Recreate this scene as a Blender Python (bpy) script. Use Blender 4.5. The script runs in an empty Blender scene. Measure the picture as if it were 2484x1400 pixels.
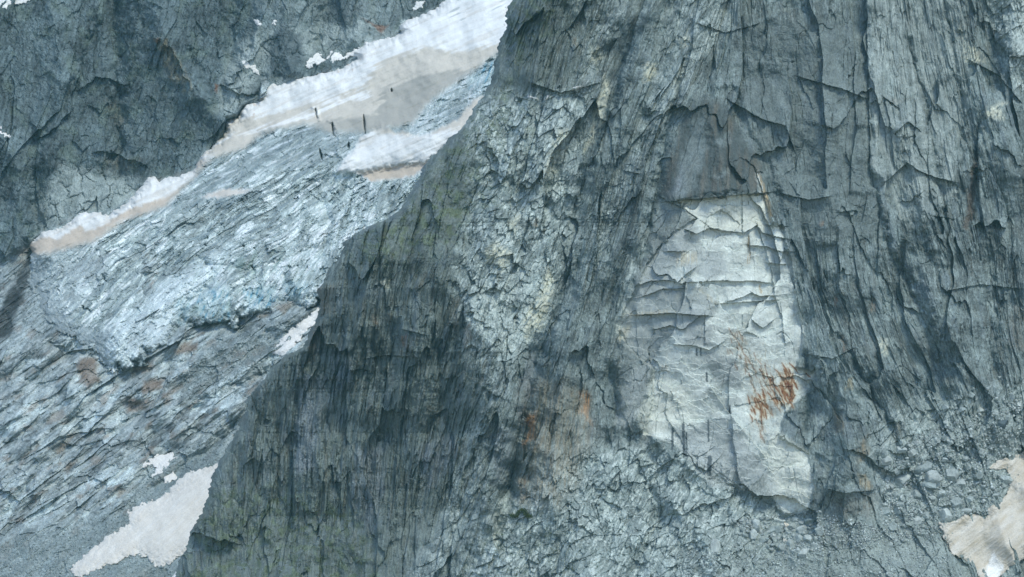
import bpy, math, random
import numpy as np
R = math.radians
scene = bpy.context.scene
col = scene.collection
F = np.float32
# ------------------------------------------------------------------ camera, sky, sun, exposure
D = 3000.0            # metres from the camera to the wall
S = 0.30              # metres covered by one photograph pixel on the wall
cam = bpy.data.cameras.new('camera'); co = bpy.data.objects.new('camera', cam); col.objects.link(co)
co.location = (0, -D, 0); co.rotation_euler = (R(90), 0, 0)
cam.sensor_width = 36; cam.lens = 36 * D / (2484 * S); cam.clip_start = 5; cam.clip_end = 20000
scene.camera = co
SUN_EL, SUN_AZ = 56, 34      # azimuth: degrees to the right of the direction from the wall to the camera
w = bpy.data.worlds.new('World'); scene.world = w; w.use_nodes = True
nt = w.node_tree; bg = nt.nodes['Background']; sky = nt.nodes.new('ShaderNodeTexSky')
sky.sky_type = 'NISHITA'; sky.sun_disc = False; sky.sun_elevation = R(SUN_EL)
sky.sun_rotation = R(180 - SUN_AZ); sky.altitude = 2000; sky.dust_density = 1.0; sky.air_density = 1.2
nt.links.new(sky.outputs[0], bg.inputs[0]); bg.inputs[1].default_value = 0.15
sl = bpy.data.lights.new('sun', 'SUN'); so = bpy.data.objects.new('sun', sl); col.objects.link(so)
sl.energy = 1.75; sl.angle = R(18); sl.color = (1.0, 0.97, 0.80)
so.rotation_euler = (R(90 - SUN_EL), 0, R(SUN_AZ))
scene.view_settings.view_transform = 'Standard'; scene.view_settings.look = 'None'
scene.view_settings.gamma = 1; scene.view_settings.exposure = 0.66
scene.cycles.max_bounces = 4; scene.cycles.diffuse_bounces = 2

# ------------------------------------------------------------------ noise tools
def h32(ix, iy, seed):
    h = (ix.astype(np.uint32) * np.uint32(374761393) + iy.astype(np.uint32) * np.uint32(668265263) + np.uint32((seed * 2246822519 + 974711) & 0xffffffff))
    h ^= h >> np.uint32(13); h *= np.uint32(1274126177); h ^= h >> np.uint32(16)
    h *= np.uint32(2246822519); h ^= h >> np.uint32(15)
    return h
GA = np.arange(256) / 256 * 2 * np.pi
GX, GY = np.cos(GA).astype(F), np.sin(GA).astype(F)
def perlin(x, y, seed=0):
    xf, yf = np.floor(x), np.floor(y); ix, iy = xf.astype(np.int64), yf.astype(np.int64)
    fx, fy = (x - xf).astype(F), (y - yf).astype(F)
    def g(dx, dy):
        k = (h32(ix + dx, iy + dy, seed) & np.uint32(255)).astype(np.int32)
        return GX[k] * (fx - dx) + GY[k] * (fy - dy)
    u = fx * fx * fx * (fx * (fx * 6 - 15) + 10); v = fy * fy * fy * (fy * (fy * 6 - 15) + 10)
    a, b, c, d = g(0, 0), g(1, 0), g(0, 1), g(1, 1)
    return ((a + u * (b - a)) * (1 - v) + (c + u * (d - c)) * v) * F(1.5)
def fbm(x, y, oct=4, seed=0, gain=.5, ridged=False):
    s = 0; a = 1; t = 0
    for k in range(oct):
        n = perlin(x * 2 ** k, y * 2 ** k, seed + k * 17)
        if ridged: n = 1 - 2 * np.abs(n)
        s = s + n * F(a); t += a; a *= gain
    return s / F(t)
def worley(x, y, seed, jit=.9):
    xf, yf = np.floor(x), np.floor(y); ix, iy = xf.astype(np.int64), yf.astype(np.int64)
    f1 = np.full(x.shape, 9, F); f2 = np.full(x.shape, 9, F)
    idd = np.zeros(x.shape, np.uint32); dx1 = np.zeros(x.shape, F); dy1 = np.zeros(x.shape, F)
    for j in (-1, 0, 1):
        for i in (-1, 0, 1):
            h = h32(ix + i, iy + j, seed)
            px = xf + i + .5 + ((h & np.uint32(1023)).astype(F) / 1023 - .5) * jit
            py = yf + j + .5 + (((h >> np.uint32(10)) & np.uint32(1023)).astype(F) / 1023 - .5) * jit
            ddx, ddy = (x - px).astype(F), (y - py).astype(F)
            d = np.sqrt(ddx * ddx + ddy * ddy)
            c = d < f1
            f2 = np.where(c, f1, np.minimum(f2, d)); f1 = np.where(c, d, f1)
            idd = np.where(c, h, idd); dx1 = np.where(c, ddx, dx1); dy1 = np.where(c, ddy, dy1)
    def rnd(k):
        q = idd * np.uint32(2654435761 + k * 40503 * 2); q ^= q >> np.uint32(15); q *= np.uint32(2246822519); q ^= q >> np.uint32(13)
        return (q & np.uint32(65535)).astype(F) / 65535
    return f1, f2, dx1, dy1, rnd
def sstep(a, b, x):
    t = np.clip((x - a) / (b - a), 0, 1); return t * t * (3 - 2 * t)
def rot(u, v, deg):
    """p across, q along a grain that leans deg from the vertical towards the right at its top"""
    c, s = math.cos(R(deg)), math.sin(R(deg))
    return u * c + v * s, v * c - u * s
def facets(p, q, sc, asp, seed, tilt, off, warp=.35, up=0.0, crack=0.0, cw=.08):
    """broken rock: cells with their own depth and tilt. returns depth (m, + is into the wall), tone"""
    x = p / F(sc); y = q / F(sc * asp)
    wx = perlin(x * .8, y * .8, seed + 5) * F(warp) + perlin(x * 5, y * 5, seed + 6) * F(warp * .12)
    wy = perlin(x * .8, y * .8, seed + 7) * F(warp) + perlin(x * 5, y * 5, seed + 8) * F(warp * .12)
    f1, f2, dx, dy, rnd = worley(x + wx, y + wy, seed)
    h = (rnd(1) - .5) * off + tilt * ((rnd(2) - .5) * 2 * dx + ((rnd(3) - .5) * 2 - up) * dy)
    if crack: h = h + crack * np.exp(-(f2 - f1) / cw) * sstep(-.15, .25, perlin(x * .7, y * .7, seed + 9))
    return h.astype(F), rnd(4)
def seg_dist(U, V, pts, closed=False):
    """distance to a polyline, side (<0 above a line drawn left to right), t<0|>1 flag past its ends"""
    best = np.full(U.shape, 1e9, F); side = np.zeros(U.shape, F); endd = np.zeros(U.shape, F)
    n = len(pts)
    for i in range(n if closed else n - 1):
        ax, ay = pts[i]; bx, by = pts[(i + 1) % n]
        dx, dy = bx - ax, by - ay; L = math.hypot(dx, dy) + 1e-6
        t = ((U - ax) * dx + (V - ay) * dy) / (L * L); tc = np.clip(t, 0, 1)
        d = np.hypot(U - ax - tc * dx, V - ay - tc * dy)
        c = d < best
        cr = (dx * (V - ay) - dy * (U - ax)) / L
        over = np.abs(t - tc) * L
        if i > 0: over = np.where(t < 0, 0, over)
        if i < n - 2: over = np.where(t > 1, 0, over)
        best = np.where(c, d, best); side = np.where(c, cr, side); endd = np.where(c, over, endd)
    return best, side, endd
def sub(U, V, pts, pad):
    xs = [p[0] for p in pts]; ys = [p[1] for p in pts]
    return np.nonzero((U > min(xs) - pad) & (U < max(xs) + pad) & (V > min(ys) - pad) & (V < max(ys) + pad))
def poly_sd(U, V, pts, pad):
    """signed distance, positive inside, -pad far away"""
    out = np.full(U.shape, -pad, F); k = sub(U, V, pts, pad)
    u, v = U[k], V[k]
    if u.size == 0: return out
    d, _, _ = seg_dist(u, v, pts, True)
    ins = np.zeros(u.shape, bool); n = len(pts)
    for i in range(n):
        ax, ay = pts[i]; bx, by = pts[(i + 1) % n]
        if ay == by: continue
        c = ((ay > v) != (by > v)) & (u < (bx - ax) * (v - ay) / (by - ay) + ax)
        ins ^= c
    out[k] = np.where(ins, d, -np.minimum(d, pad)); return out
def pmask(U, V, pts, soft, edge=0):
    return sstep(edge - soft, edge + soft, poly_sd(U, V, pts, soft * 2 + 4))
def ridge(Y, U, V, pts, amp, wid):
    """a rounded rib (amp<0, towards the camera) or gully (amp>0)"""
    lim = wid * S * (2.0 if amp > 0 else 1.3); amp = max(-lim, min(lim, amp))
    k = sub(U, V, pts, wid * 3); d, s, e = seg_dist(U[k], V[k], pts)
    Y[k] += F(amp) * np.exp(-(d / wid) ** 1.3)
def step(Y, U, V, pts, amp, wid, above=True, dark=None):
    """a sharp edge: rock on one side stands out by amp metres and fades back over wid pixels"""
    k = sub(U, V, pts, wid * 3); d, s, e = seg_dist(U[k], V[k], pts)
    m = (s < 0) if above else (s > 0)
    Y[k] -= F(amp) * np.where(m, np.exp(-d / wid) * np.exp(-(e / (.25 * wid + 4)) ** 2), 0)

def blur(a, r):
    for ax in (0, 1):
        pad = [(0, 0), (0, 0)]; pad[ax] = (r + 1, r)
        c = np.cumsum(np.pad(a, pad, 'edge').astype(np.float64), axis=ax)
        n = a.shape[ax]
        a = (np.take(c, np.arange(2 * r + 1, 2 * r + 1 + n), ax) - np.take(c, np.arange(0, n), ax)) / (2 * r + 1)
    return a.astype(F)
# ------------------------------------------------------------------ materials
def mat_rock(name, rough=.85, bump=1.0, fine=.25, scale=1.0, spec=.25):
    m = bpy.data.materials.new(name); m.use_nodes = True; n = m.node_tree; N = n.nodes; L = n.links
    b = N['Principled BSDF']; b.inputs['Roughness'].default_value = rough; b.inputs['Specular IOR Level'].default_value = spec
    at = N.new('ShaderNodeAttribute'); at.attribute_name = 'albedo'
    tc = N.new('ShaderNodeTexCoord')
    mp = N.new('ShaderNodeMapping'); mp.inputs['Scale'].default_value = (1, 1, .6); L.new(tc.outputs['Object'], mp.inputs[0])
    n1 = N.new('ShaderNodeTexNoise'); n1.inputs['Scale'].default_value = .7 * scale; n1.inputs['Detail'].default_value = 8; n1.inputs['Roughness'].default_value = .82
    L.new(mp.outputs[0], n1.inputs['Vector'])
    n2 = N.new('ShaderNodeTexNoise'); n2.inputs['Scale'].default_value = .12 * scale; n2.inputs['Detail'].default_value = 5
    L.new(tc.outputs['Object'], n2.inputs['Vector'])
    r1 = N.new('ShaderNodeMapRange'); r1.inputs[1].default_value = .36; r1.inputs[2].default_value = .64; r1.inputs[3].default_value = 1 - fine * 1.3; r1.inputs[4].default_value = 1 + fine * 1.3
    L.new(n1.outputs['Fac'], r1.inputs[0])
    r2 = N.new('ShaderNodeMapRange'); r2.inputs[1].default_value = .3; r2.inputs[2].default_value = .7; r2.inputs[3].default_value = 1 - fine * .5; r2.inputs[4].default_value = 1 + fine * .5
    L.new(n2.outputs['Fac'], r2.inputs[0])
    mu = N.new('ShaderNodeMath'); mu.operation = 'MULTIPLY'; L.new(r1.outputs[0], mu.inputs[0]); L.new(r2.outputs[0], mu.inputs[1])
    vm = N.new('ShaderNodeVectorMath'); vm.operation = 'SCALE'; L.new(at.outputs['Color'], vm.inputs[0]); L.new(mu.outputs[0], vm.inputs['Scale'])
    L.new(vm.outputs[0], b.inputs['Base Color'])
    bp = N.new('ShaderNodeBump'); bp.inputs['Strength'].default_value = bump; bp.inputs['Distance'].default_value = .5
    L.new(n1.outputs['Fac'], bp.inputs['Height']); L.new(bp.outputs[0], b.inputs['Normal'])
    return m
M_ROCK = mat_rock('weathered_granite', .8, .8, .32)
M_PALE = mat_rock('fresh_granite', .75, .6, .16)
M_SLAB = mat_rock('glacier_polished_slabs', .7, .9, .35, spec=.4)
M_ICE = mat_rock('dirty_ice', .5, .7, .2, spec=.4)
M_SNOW = mat_rock('old_snow', .7, .5, .06)
M_SCREE = mat_rock('scree', .9, 1.0, .35, 1.6)

def tag(o, label, cat, kind=None, group=None):
    o['label'] = label; o['category'] = cat
    if kind: o['kind'] = kind
    if group: o['group'] = group
    return o
def world_pts(U, V, Y):
    k = (D + Y) / D
    return np.stack([(U - 1242) * S * k, Y, (700 - V) * S * k], -1).astype(F)
def grid_mesh(name, U, V, Y, A, mat, keep=None, parent=None, smooth=False):
    """U,V photograph coordinates of each grid point, Y its depth in metres, A albedo"""
    ny, nx = U.shape
    P = world_pts(U, V, Y).reshape(-1, 3)
    idx = np.arange(ny * nx, dtype=np.int32).reshape(ny, nx)
    q = np.stack([idx[:-1, :-1], idx[1:, :-1], idx[1:, 1:], idx[:-1, 1:]], -1)
    if keep is not None:
        kf = keep[:-1, :-1] & keep[1:, :-1] & keep[1:, 1:] & keep[:-1, 1:] if keep.shape == U.shape else keep
        q = q[kf]
    q = q.reshape(-1, 4)
    used = np.zeros(ny * nx, bool); used[q.ravel()] = True
    remap = np.cumsum(used, dtype=np.int32) - 1
    P = P[used]; q = remap[q]; C = A.reshape(-1, 3)[used]
    me = bpy.data.meshes.new(name)
    me.vertices.add(len(P)); me.vertices.foreach_set('co', P.ravel())
    me.loops.add(q.size); me.loops.foreach_set('vertex_index', q.ravel())
    me.polygons.add(len(q)); me.polygons.foreach_set('loop_start', np.arange(0, q.size, 4, dtype=np.int32))
    me.polygons.foreach_set('loop_total', np.full(len(q), 4, np.int32))
    if smooth: me.polygons.foreach_set('use_smooth', np.ones(len(q), bool))
    else: me.polygons.foreach_set('use_smooth', np.zeros(len(q), bool))
    me.update(calc_edges=True)
    at = me.attributes.new('albedo', 'FLOAT_COLOR', 'POINT')
    C4 = np.ones((len(P), 4), F); C4[:, :3] = np.clip(C, .004, .92); at.data.foreach_set('color', C4.ravel())
    me.materials.append(mat)
    o = bpy.data.objects.new(name, me); col.objects.link(o)
    if parent: o.parent = parent
    return o
def mix(A, c, m):
    A += (np.array(c, F) - A) * m[..., None]
def quads_split(mask):   # per-quad boolean from a per-vertex field
    return (mask[:-1, :-1] + mask[1:, :-1] + mask[1:, 1:] + mask[:-1, 1:]) / 4 > .5

# ================================================================== BACKGROUND: far cliff and polished slabs
# where the glacier's snow margin meets the far cliff
VB = [(-300, 800), (0, 640), (70, 592), (100, 562), (150, 550), (195, 515), (265, 520), (310, 490), (345, 448), (365, 428), (415, 432), (470, 412),
      (485, 380), (520, 350), (543, 325), (548, 292), (575, 285), (590, 252), (628, 238), (634, 200), (700, 193), (760, 182), (830, 165),
      (862, 140), (885, 102), (960, 88), (975, 55), (1010, 40), (1060, 20), (1100, -10), (1240, -80), (1500, -200)]
VBx = [p[0] for p in VB]; VBy = [p[1] for p in VB]
def bed_plane(U, V):
    return (400 + 1.15 * (900 - V) * S - .40 * (U - 500) * S).astype(F)
def bg_base(U, V):
    vb = np.interp(U, VBx, VBy).astype(F)
    vbs = np.interp(U, [-300, 0, 500, 1000, 1500], [860, 650, 375, 60, -240]).astype(F)
    Yb = bed_plane(U, V); Yw = bed_plane(U, vbs) + (vbs - V) * S * .42
    return np.where(V < vbs, Yw, Yb), vb
ROCK_D = (.060, .090, .098)
def build_background():
    RS = 1.9
    u = np.arange(-330, 1360, RS, dtype=F); v = np.arange(-90, 1500, RS, dtype=F)
    U, V = np.meshgrid(u, v)
    Y, vb = bg_base(U, V); Y = Y.astype(F)
    wu = U + fbm(U / 40, V / 40, 4, 3) * 16; wv = V + fbm(U / 40, V / 40, 4, 9) * 16
    wall = sstep(-14, 14, (vb - wv))
    # ---- far cliff
    p, q = rot(U, V, 14)
    hw, t1 = facets(p, q, 105, 2.6, 11, 16, 12, .3)
    h2, t2 = facets(p, q, 42, 2.2, 12, 7, 4.5, .2)
    h3, t3 = facets(p, q, 16, 2.2, 13, 3.4, 2.2, .2, crack=1.2)
    h4, t4 = facets(p, q, 6, 1.8, 14, 1.4, 1.1, .2); _, t5_ = facets(p, q, 3, 1.8, 17, 0, 0, .1)
    blk, _ = facets(wu, wv, 34, 1.3, 16, 2.2, 1.6, .2, crack=2.4, cw=.05)
    palez = np.maximum(pmask(wu, wv, [(90, 480), (150, 400), (230, 400), (340, 430), (350, 480), (300, 520), (200, 540), (100, 580)], 22), pmask(wu, wv, [(560, 130), (640, 60), (960, 40), (960, 80), (740, 150), (630, 190), (560, 300), (530, 270)], 26))
    ck = np.clip(1 - np.abs(perlin(p / 26, q / 110, 24)) / .035, 0, 1) * sstep(-.1, .2, fbm(U / 60, V / 80, 3, 25))
    H = (hw + h2 + h3 + h4) * (1 - .7 * palez) + blk * palez * 2.2 + ck * 3 + fbm(p / 60, q / 160, 5, 21, .6) * 10 + fbm(p / 6, q / 14, 3, 23, .6, True) * -1.2
    big = np.zeros_like(Y)
    for pts, a, wd in [([(360, -60), (400, 90), (450, 200), (560, 300)], -22, 50), ([(270, -60), (285, 200), (290, 420)], 18, 26),
                       ([(120, -40), (150, 200), (110, 380)], -18, 40), ([(85, 420), (90, 560), (60, 640)], 26, 16), ([(100, 330), (180, 200), (240, 60)], 10, 14),
                       ([(460, 130), (500, 200), (560, 320)], 16, 12), ([(560, -40), (560, 120), (540, 250)], 14, 26), ([(640, 40), (600, 150), (560, 220)], -14, 26),
                       ([(0, 330), (50, 420), (40, 620)], -20, 40), ([(700, -40), (690, 80), (700, 180)], -20, 40), ([(800, -40), (770, 100)], 14, 20), ([(880, -40), (860, 90)], -12, 30)]:
        ridge(big, wu, wv, pts, a, wd)
    for pts, a, wd in [([(105, 330), (150, 300), (175, 250), (190, 180)], 9, 40), ([(240, 370), (290, 375), (350, 400)], 6, 30), ([(200, 210), (240, 190), (300, 200)], 6, 30),
                       ([(380, 90), (420, 130), (455, 200), (460, 240)], 7, 30), ([(545, 215), (600, 235), (625, 225)], 5, 24), ([(560, 205), (600, 150), (630, 120)], 5, 26)]:
        step(big, wu, wv, pts, a, wd)
    Hw = H * .5 + big * 1.1
    # ---- polished slabs below the ice, grain running down to the left
    p, q = rot(U, V, 52)
    g1, s1 = facets(p, q, 60, 3.0, 31, 11, 7, .25)
    g2, s2 = facets(p, q, 24, 2.8, 32, 5.5, 3.2, .22, up=.5)
    g3, s3 = facets(p, q, 9, 3.0, 33, 2.4, 1.8, .2, up=.4, crack=.8)
    g4, s4 = facets(p, q, 3.6, 2.6, 34, .8, .8, .2)
    rub = sstep(.0, .35, fbm(U / 90, V / 90, 4, 41))
    G = g1 * .6 + g2 * .6 * (1 - .4 * rub) + g3 * .6 + g4 * (.4 + .8 * rub) + fbm(p / 30, q / 170, 4, 43) * 10 + fbm(U / 160, V / 160, 3, 44) * 22
    bigs = np.zeros_like(Y)
    for pts, a, wd in [([(115, 835), (180, 850), (250, 880), (246, 905), (225, 960)], 14, 9), ([(0, 1000), (120, 880), (210, 845)], 8, 10), ([(0, 1265), (60, 1180), (130, 1100), (190, 1040)], 10, 14),
                       ([(440, 905), (540, 850), (640, 800), (760, 745)], -9, 22), ([(600, 990), (560, 1050), (470, 1110), (380, 1180)], 9, 20),
                       ([(640, 900), (560, 940), (470, 990)], 7, 12), ([(210, 850), (170, 920), (110, 1010)], -10, 24), ([(70, 600), (45, 680), (10, 800)], 9, 14)]:
        ridge(bigs, wu, wv, pts, a, wd)
    # smooth-ish gravel ground at the bottom left
    grav = np.maximum(pmask(wu, wv, [(-200, 1330), (120, 1270), (300, 1230), (380, 1120), (600, 1060), (600, 1600), (-200, 1600)], 40),
                      .7 * pmask(wu, wv, [(520, 810), (640, 800), (740, 780), (660, 880), (560, 900), (480, 960), (430, 930)], 30))
    lump, _ = facets(U, V, 7, 1, 47, .6, 1.0, .3)
    G = G * (1 - .72 * grav) + lump * grav * .8 + bigs
    streak = pmask(wu, wv, [(-60, 660), (60, 600), (230, 600), (260, 690), (190, 800), (60, 850), (-60, 850)], 20)
    G = G * (1 - .6 * streak) + streak * fbm(p / 5, q / 120, 4, 48, .6) * 3
    Y += Hw * wall + G * (1 - wall)
    # ---- colours
    A = np.empty(U.shape + (3,), F); A[:] = (.092, .124, .135)
    tone = (t1 * .25 + t2 * .25 + t3 * .2 + t4 * .15 + t5_ * .15 - .5) * 1.5
    n = fbm(U / 60, V / 90, 5, 51)
    pw, qw = rot(U, V, 14); vein = fbm(pw / 6, qw / 26, 5, 59, .65)
    Aw = A * np.clip(1 + tone * .9 + n * .7 + vein * .9, .25, 3)[..., None]
    mix(Aw, (.108, .145, .118), sstep(.02, .38, fbm(U / 38, V / 50, 5, 52)) * .45)
    pale = np.maximum.reduce([pmask(wu, wv, [(100, 480), (150, 400), (230, 410), (330, 440), (345, 470), (300, 505), (200, 520), (100, 560), (90, 520)], 22),
                              pmask(wu, wv, [(560, 130), (640, 60), (760, 60), (900, 40), (960, 80), (880, 110), (740, 150), (630, 190), (560, 280), (530, 270)], 26),
                              .45 * pmask(wu, wv, [(440, -100), (800, -100), (1100, -100), (950, 80), (700, 60)], 50)])
    mix(Aw, (.29, .345, .345), pale * (.55 + .45 * t3))
    dk = np.maximum(pmask(wu, wv, [(650, 90), (690, 60), (730, 90), (740, 150), (700, 185), (660, 190), (650, 140)], 10), pmask(wu, wv, [(800, 0), (840, 0), (835, 60), (805, 60)], 8))
    mix(Aw, (.060, .085, .098), dk * .8)
    tan = np.maximum.reduce([pmask(wu, wv, [(378, 88), (400, 95), (450, 165), (465, 220), (440, 225), (400, 165)], 7), .5 * pmask(wu, wv, [(260, 240), (300, 260), (300, 310), (275, 300)], 10),
                             .45 * pmask(wu, wv, [(250, 380), (340, 380), (330, 410), (260, 410)], 14)])
    mix(Aw, (.23, .21, .15), tan * .65 * sstep(-.4, .3, fbm(U / 9, V / 20, 3, 53)))
    for pts in ([(376, 90), (384, 88), (388, 100), (380, 102)], [(522, 205), (532, 208), (532, 228), (522, 226)], [(880, 45), (905, 60), (945, 62), (925, 80), (905, 70)]):
        mix(Aw, (.17, .075, .04), pmask(wu, wv, pts, 4) * .7)
    Ag = np.empty_like(A); Ag[:] = (.32, .38, .395)
    pg, qg = rot(U, V, 52); Ag *= np.clip(1 + (s1 * .25 + s2 * .3 + s3 * .25 + s4 * .2 - .5) * 1.9 + fbm(pg / 12, qg / 60, 4, 54) * .35 + fbm(pg / 3.5, qg / 22, 4, 60, .65) * .5, .25, 3)[..., None]
    mix(Ag, (.055, .078, .092), sstep(.12, .4, fbm(p / 12, q / 60, 5, 55, .65) + (s3 - .5) * .25) * .75)
    mix(Ag, (.45, .50, .50), sstep(.05, .4, fbm(p / 9, q / 50, 5, 58)) * .55)
    mix(Ag, (.22, .18, .145), sstep(.12, .45, fbm(p / 30, q / 60, 4, 56)) * .6)
    for pts in ([(345, 925), (400, 920), (400, 945), (350, 955)], [(305, 965), (360, 965), (355, 1000), (305, 1000)], [(560, 850), (595, 850), (592, 868), (558, 868)], [(430, 840), (480, 825), (478, 850), (430, 862)],
                [(190, 870), (235, 870), (240, 930), (205, 950)]):
        mix(Ag, (.18, .135, .105), pmask(wu, wv, pts, 8) * .8)
    mix(Ag, (.17, .215, .225), grav * .7)
    mix(Ag, (.20, .25, .28), streak * .5 * (.5 + fbm(p / 5, q / 120, 4, 57)))
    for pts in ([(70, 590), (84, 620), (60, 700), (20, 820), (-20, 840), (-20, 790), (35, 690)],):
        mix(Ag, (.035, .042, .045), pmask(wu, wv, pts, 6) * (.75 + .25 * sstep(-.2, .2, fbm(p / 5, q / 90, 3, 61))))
    A = Aw * wall[..., None] + Ag * (1 - wall[..., None]); A[..., 2] *= .99
    hidden = U > np.interp(V, EV, EU) + 60
    wm = quads_split(wall); vis = ~hidden[:-1, :-1]
    tag(grid_mesh('far_cliff', U, V, Y, A, M_ROCK, wm & vis), 'dark grey rock wall above the glacier, upper left', 'cliff', 'structure')
    tag(grid_mesh('rock_slope', U, V, Y, A, M_SLAB, (~wm) & vis), 'pale grey ice-polished rock slabs and gravel below the glacier tongue', 'rock slope', 'structure')
    return U, V, Y

# left outline of the front cliff
E = [(-100, 1275), (-60, 1262), (0, 1240), (30, 1228), (60, 1226), (100, 1212), (150, 1202), (200, 1190), (240, 1165), (270, 1145), (300, 1130), (340, 1085), (380, 1050), (400, 1030),
     (440, 1010), (480, 985), (510, 962), (532, 940), (545, 905), (560, 868), (590, 835), (620, 822), (650, 795), (680, 785), (700, 766), (730, 775), (770, 768), (800, 752), (840, 735),
     (865, 690), (900, 650), (950, 610), (985, 592), (1010, 585), (1050, 570), (1090, 545), (1130, 522), (1160, 512), (1200, 500), (1240, 488), (1280, 465), (1320, 450), (1360, 432), (1400, 420), (1480, 395), (1600, 360)]
EV = [p[0] for p in E]; EU = [p[1] for p in E]
BU, BV, BY = build_background()
def bg_depth(u, v):
    j = np.clip(np.round((np.asarray(u) - BU[0, 0]) / 1.9).astype(int), 0, BU.shape[1] - 1)
    i = np.clip(np.round((np.asarray(v) - BV[0, 0]) / 1.9).astype(int), 0, BU.shape[0] - 1)
    return BY[i, j]

# ================================================================== GLACIER
GL = [(75, 612), (72, 592), (100, 562), (150, 550), (195, 515), (232, 514), (265, 522), (310, 492), (345, 450), (362, 426), (378, 428), (388, 440), (400, 430), (430, 428), (470, 412), (485, 380), (520, 350), (543, 325), (548, 292),
      (575, 287), (590, 252), (628, 238), (632, 228), (628, 214), (640, 198), (700, 193), (760, 182), (830, 165), (862, 140), (850, 128), (885, 102), (960, 88), (972, 76), (965, 64), (985, 48), (1010, 40), (1060, 16), (1100, -20), (1200, -85), (1360, -85),
      (1360, 300), (1000, 620), (850, 730), (765, 736), (700, 748), (660, 756), (620, 768), (590, 770), (565, 792), (530, 782), (500, 785), (470, 790), (440, 800), (420, 825), (400, 838), (370, 860), (340, 880), (318, 886), (296, 908), (268, 896), (250, 902),
      (243, 850), (190, 832), (130, 790), (90, 740), (70, 680)]
def build_glacier():
    RS = 1.7
    u = np.arange(50, 1340, RS, dtype=F); v = np.arange(-84, 925, RS, dtype=F)
    U, V = np.meshgrid(u, v)
    wu = U + fbm(U / 14, V / 14, 4, 101) * 7; wv = V + fbm(U / 14, V / 14, 4, 102) * 7
    lowz = sstep(0, 60, (U * -.0 + V) - (640 - U * .30)); sd = poly_sd(wu + fbm(U / 28, V / 28, 4, 106) * 26 * lowz, wv + fbm(U / 28, V / 28, 4, 107) * 26 * lowz, GL, 60)
    base = bed_plane(U, V) + fbm(U / 200, V / 200, 2, 103) * 14
    vbs = np.interp(U, [-300, 0, 500, 1000, 1500], [860, 650, 375, 60, -240])
    soft = pmask(wu, wv, [(40, 640), (110, 640), (260, 800), (250, 960), (40, 960)], 30)
    fade = 1 - sstep(0, 58, sd) * 1.0; fade = fade * soft
    T = (20 - 6 * lowz) * (1 - np.exp(-np.clip(sd, 0, 60) / (7 + 9 * lowz + 40 * soft))) + 4 - 2 * lowz - 2 * soft
    Y = (base - T).astype(F)
    Y = np.where(sd < 2, Y + (2 - np.clip(sd, -6, 2)) * 3, Y)
    snow_hi = [(60, 625), (70, 570), (195, 500), (300, 480), (350, 415), (470, 400), (500, 340), (560, 230), (620, 180), (900, 80), (1100, -100), (1400, -100), (1260, 90), (1150, 170), (1050, 240), (1000, 300),
               (900, 320), (800, 320), (740, 300), (640, 320), (590, 360), (510, 385), (470, 430), (400, 500), (300, 535), (230, 585), (110, 615)]
    W2 = [(815, 418), (835, 385), (862, 362), (872, 335), (900, 318), (925, 305), (945, 308), (962, 322), (985, 316), (1000, 330), (1040, 325), (1070, 310), (1110, 290), (1150, 240), (1200, 230), (1150, 310), (1080, 355), (1040, 392), (980, 398), (930, 408), (870, 420)]
    sm = np.maximum(pmask(wu, wv, snow_hi, 12), pmask(wu, wv, W2, 6))
    T3 = [(860, 418), (930, 405), (1000, 395), (1060, 388), (1000, 430), (900, 440)]; T4 = [(490, 478), (540, 458), (612, 460), (590, 468), (540, 480)]
    sm = np.maximum(sm, np.maximum(pmask(wu, wv, T3, 6), pmask(wu, wv, T4, 5)))
    mid = pmask(wu, wv, [(600, 370), (740, 290), (860, 300), (1000, 300), (1100, 200), (1180, 180), (1120, 300), (900, 400), (760, 400), (620, 420), (500, 480), (420, 520), (400, 500)], 25) * (1 - sm)
    rough = (1 - sm) * (1 - .45 * mid) * (1 - .8 * fade)
    # icefall: seracs drawn out along the flow
    FL = [[(1300, -130), (1200, -70), (1000, 60), (700, 195), (540, 335), (330, 480), (90, 590), (-50, 700)], [(1330, -20), (1220, 40), (950, 160), (700, 290), (500, 420), (250, 600), (60, 780)], [(1350, 60), (1230, 120), (1000, 230), (800, 330), (600, 470), (400, 620), (200, 820)],
          [(1330, 190), (1200, 250), (1000, 350), (850, 430), (700, 550), (560, 640), (420, 760), (290, 890), (200, 1000)], [(1330, 220), (1150, 310), (1050, 400), (950, 500), (800, 600), (730, 690), (660, 780), (520, 920)], [(1400, 300), (1250, 400), (1100, 500), (950, 640), (860, 780), (760, 920)]]
    cc_, tt_ = (U + V) * F(.7071), (V - U) * F(.7071); Ls = []
    for l in FL:
        a_ = sorted(((y_ - x_) * .7071, (x_ + y_) * .7071) for x_, y_ in l); Ls.append(np.interp(tt_, [a[0] for a in a_], [a[1] for a in a_]).astype(F))
    phi = np.minimum(cc_ - Ls[0], 0); wd_ = [105, 90, 120, 130, 140]
    for k_ in range(5): phi = phi + np.clip((cc_ - Ls[k_]) / np.maximum(Ls[k_ + 1] - Ls[k_], 8), 0, 1) * wd_[k_]
    phi = (phi + np.maximum(cc_ - Ls[5], 0) + fbm(U / 90, V / 90, 2, 104) * 9).astype(F)
    pa, qa = phi, tt_ + fbm(U / 60, V / 60, 2, 105) * 6; pb, qb = rot(U, V, 22)
    k = sstep(640, 860, U + (V - 600) * .35) ; k = k * .75
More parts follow.
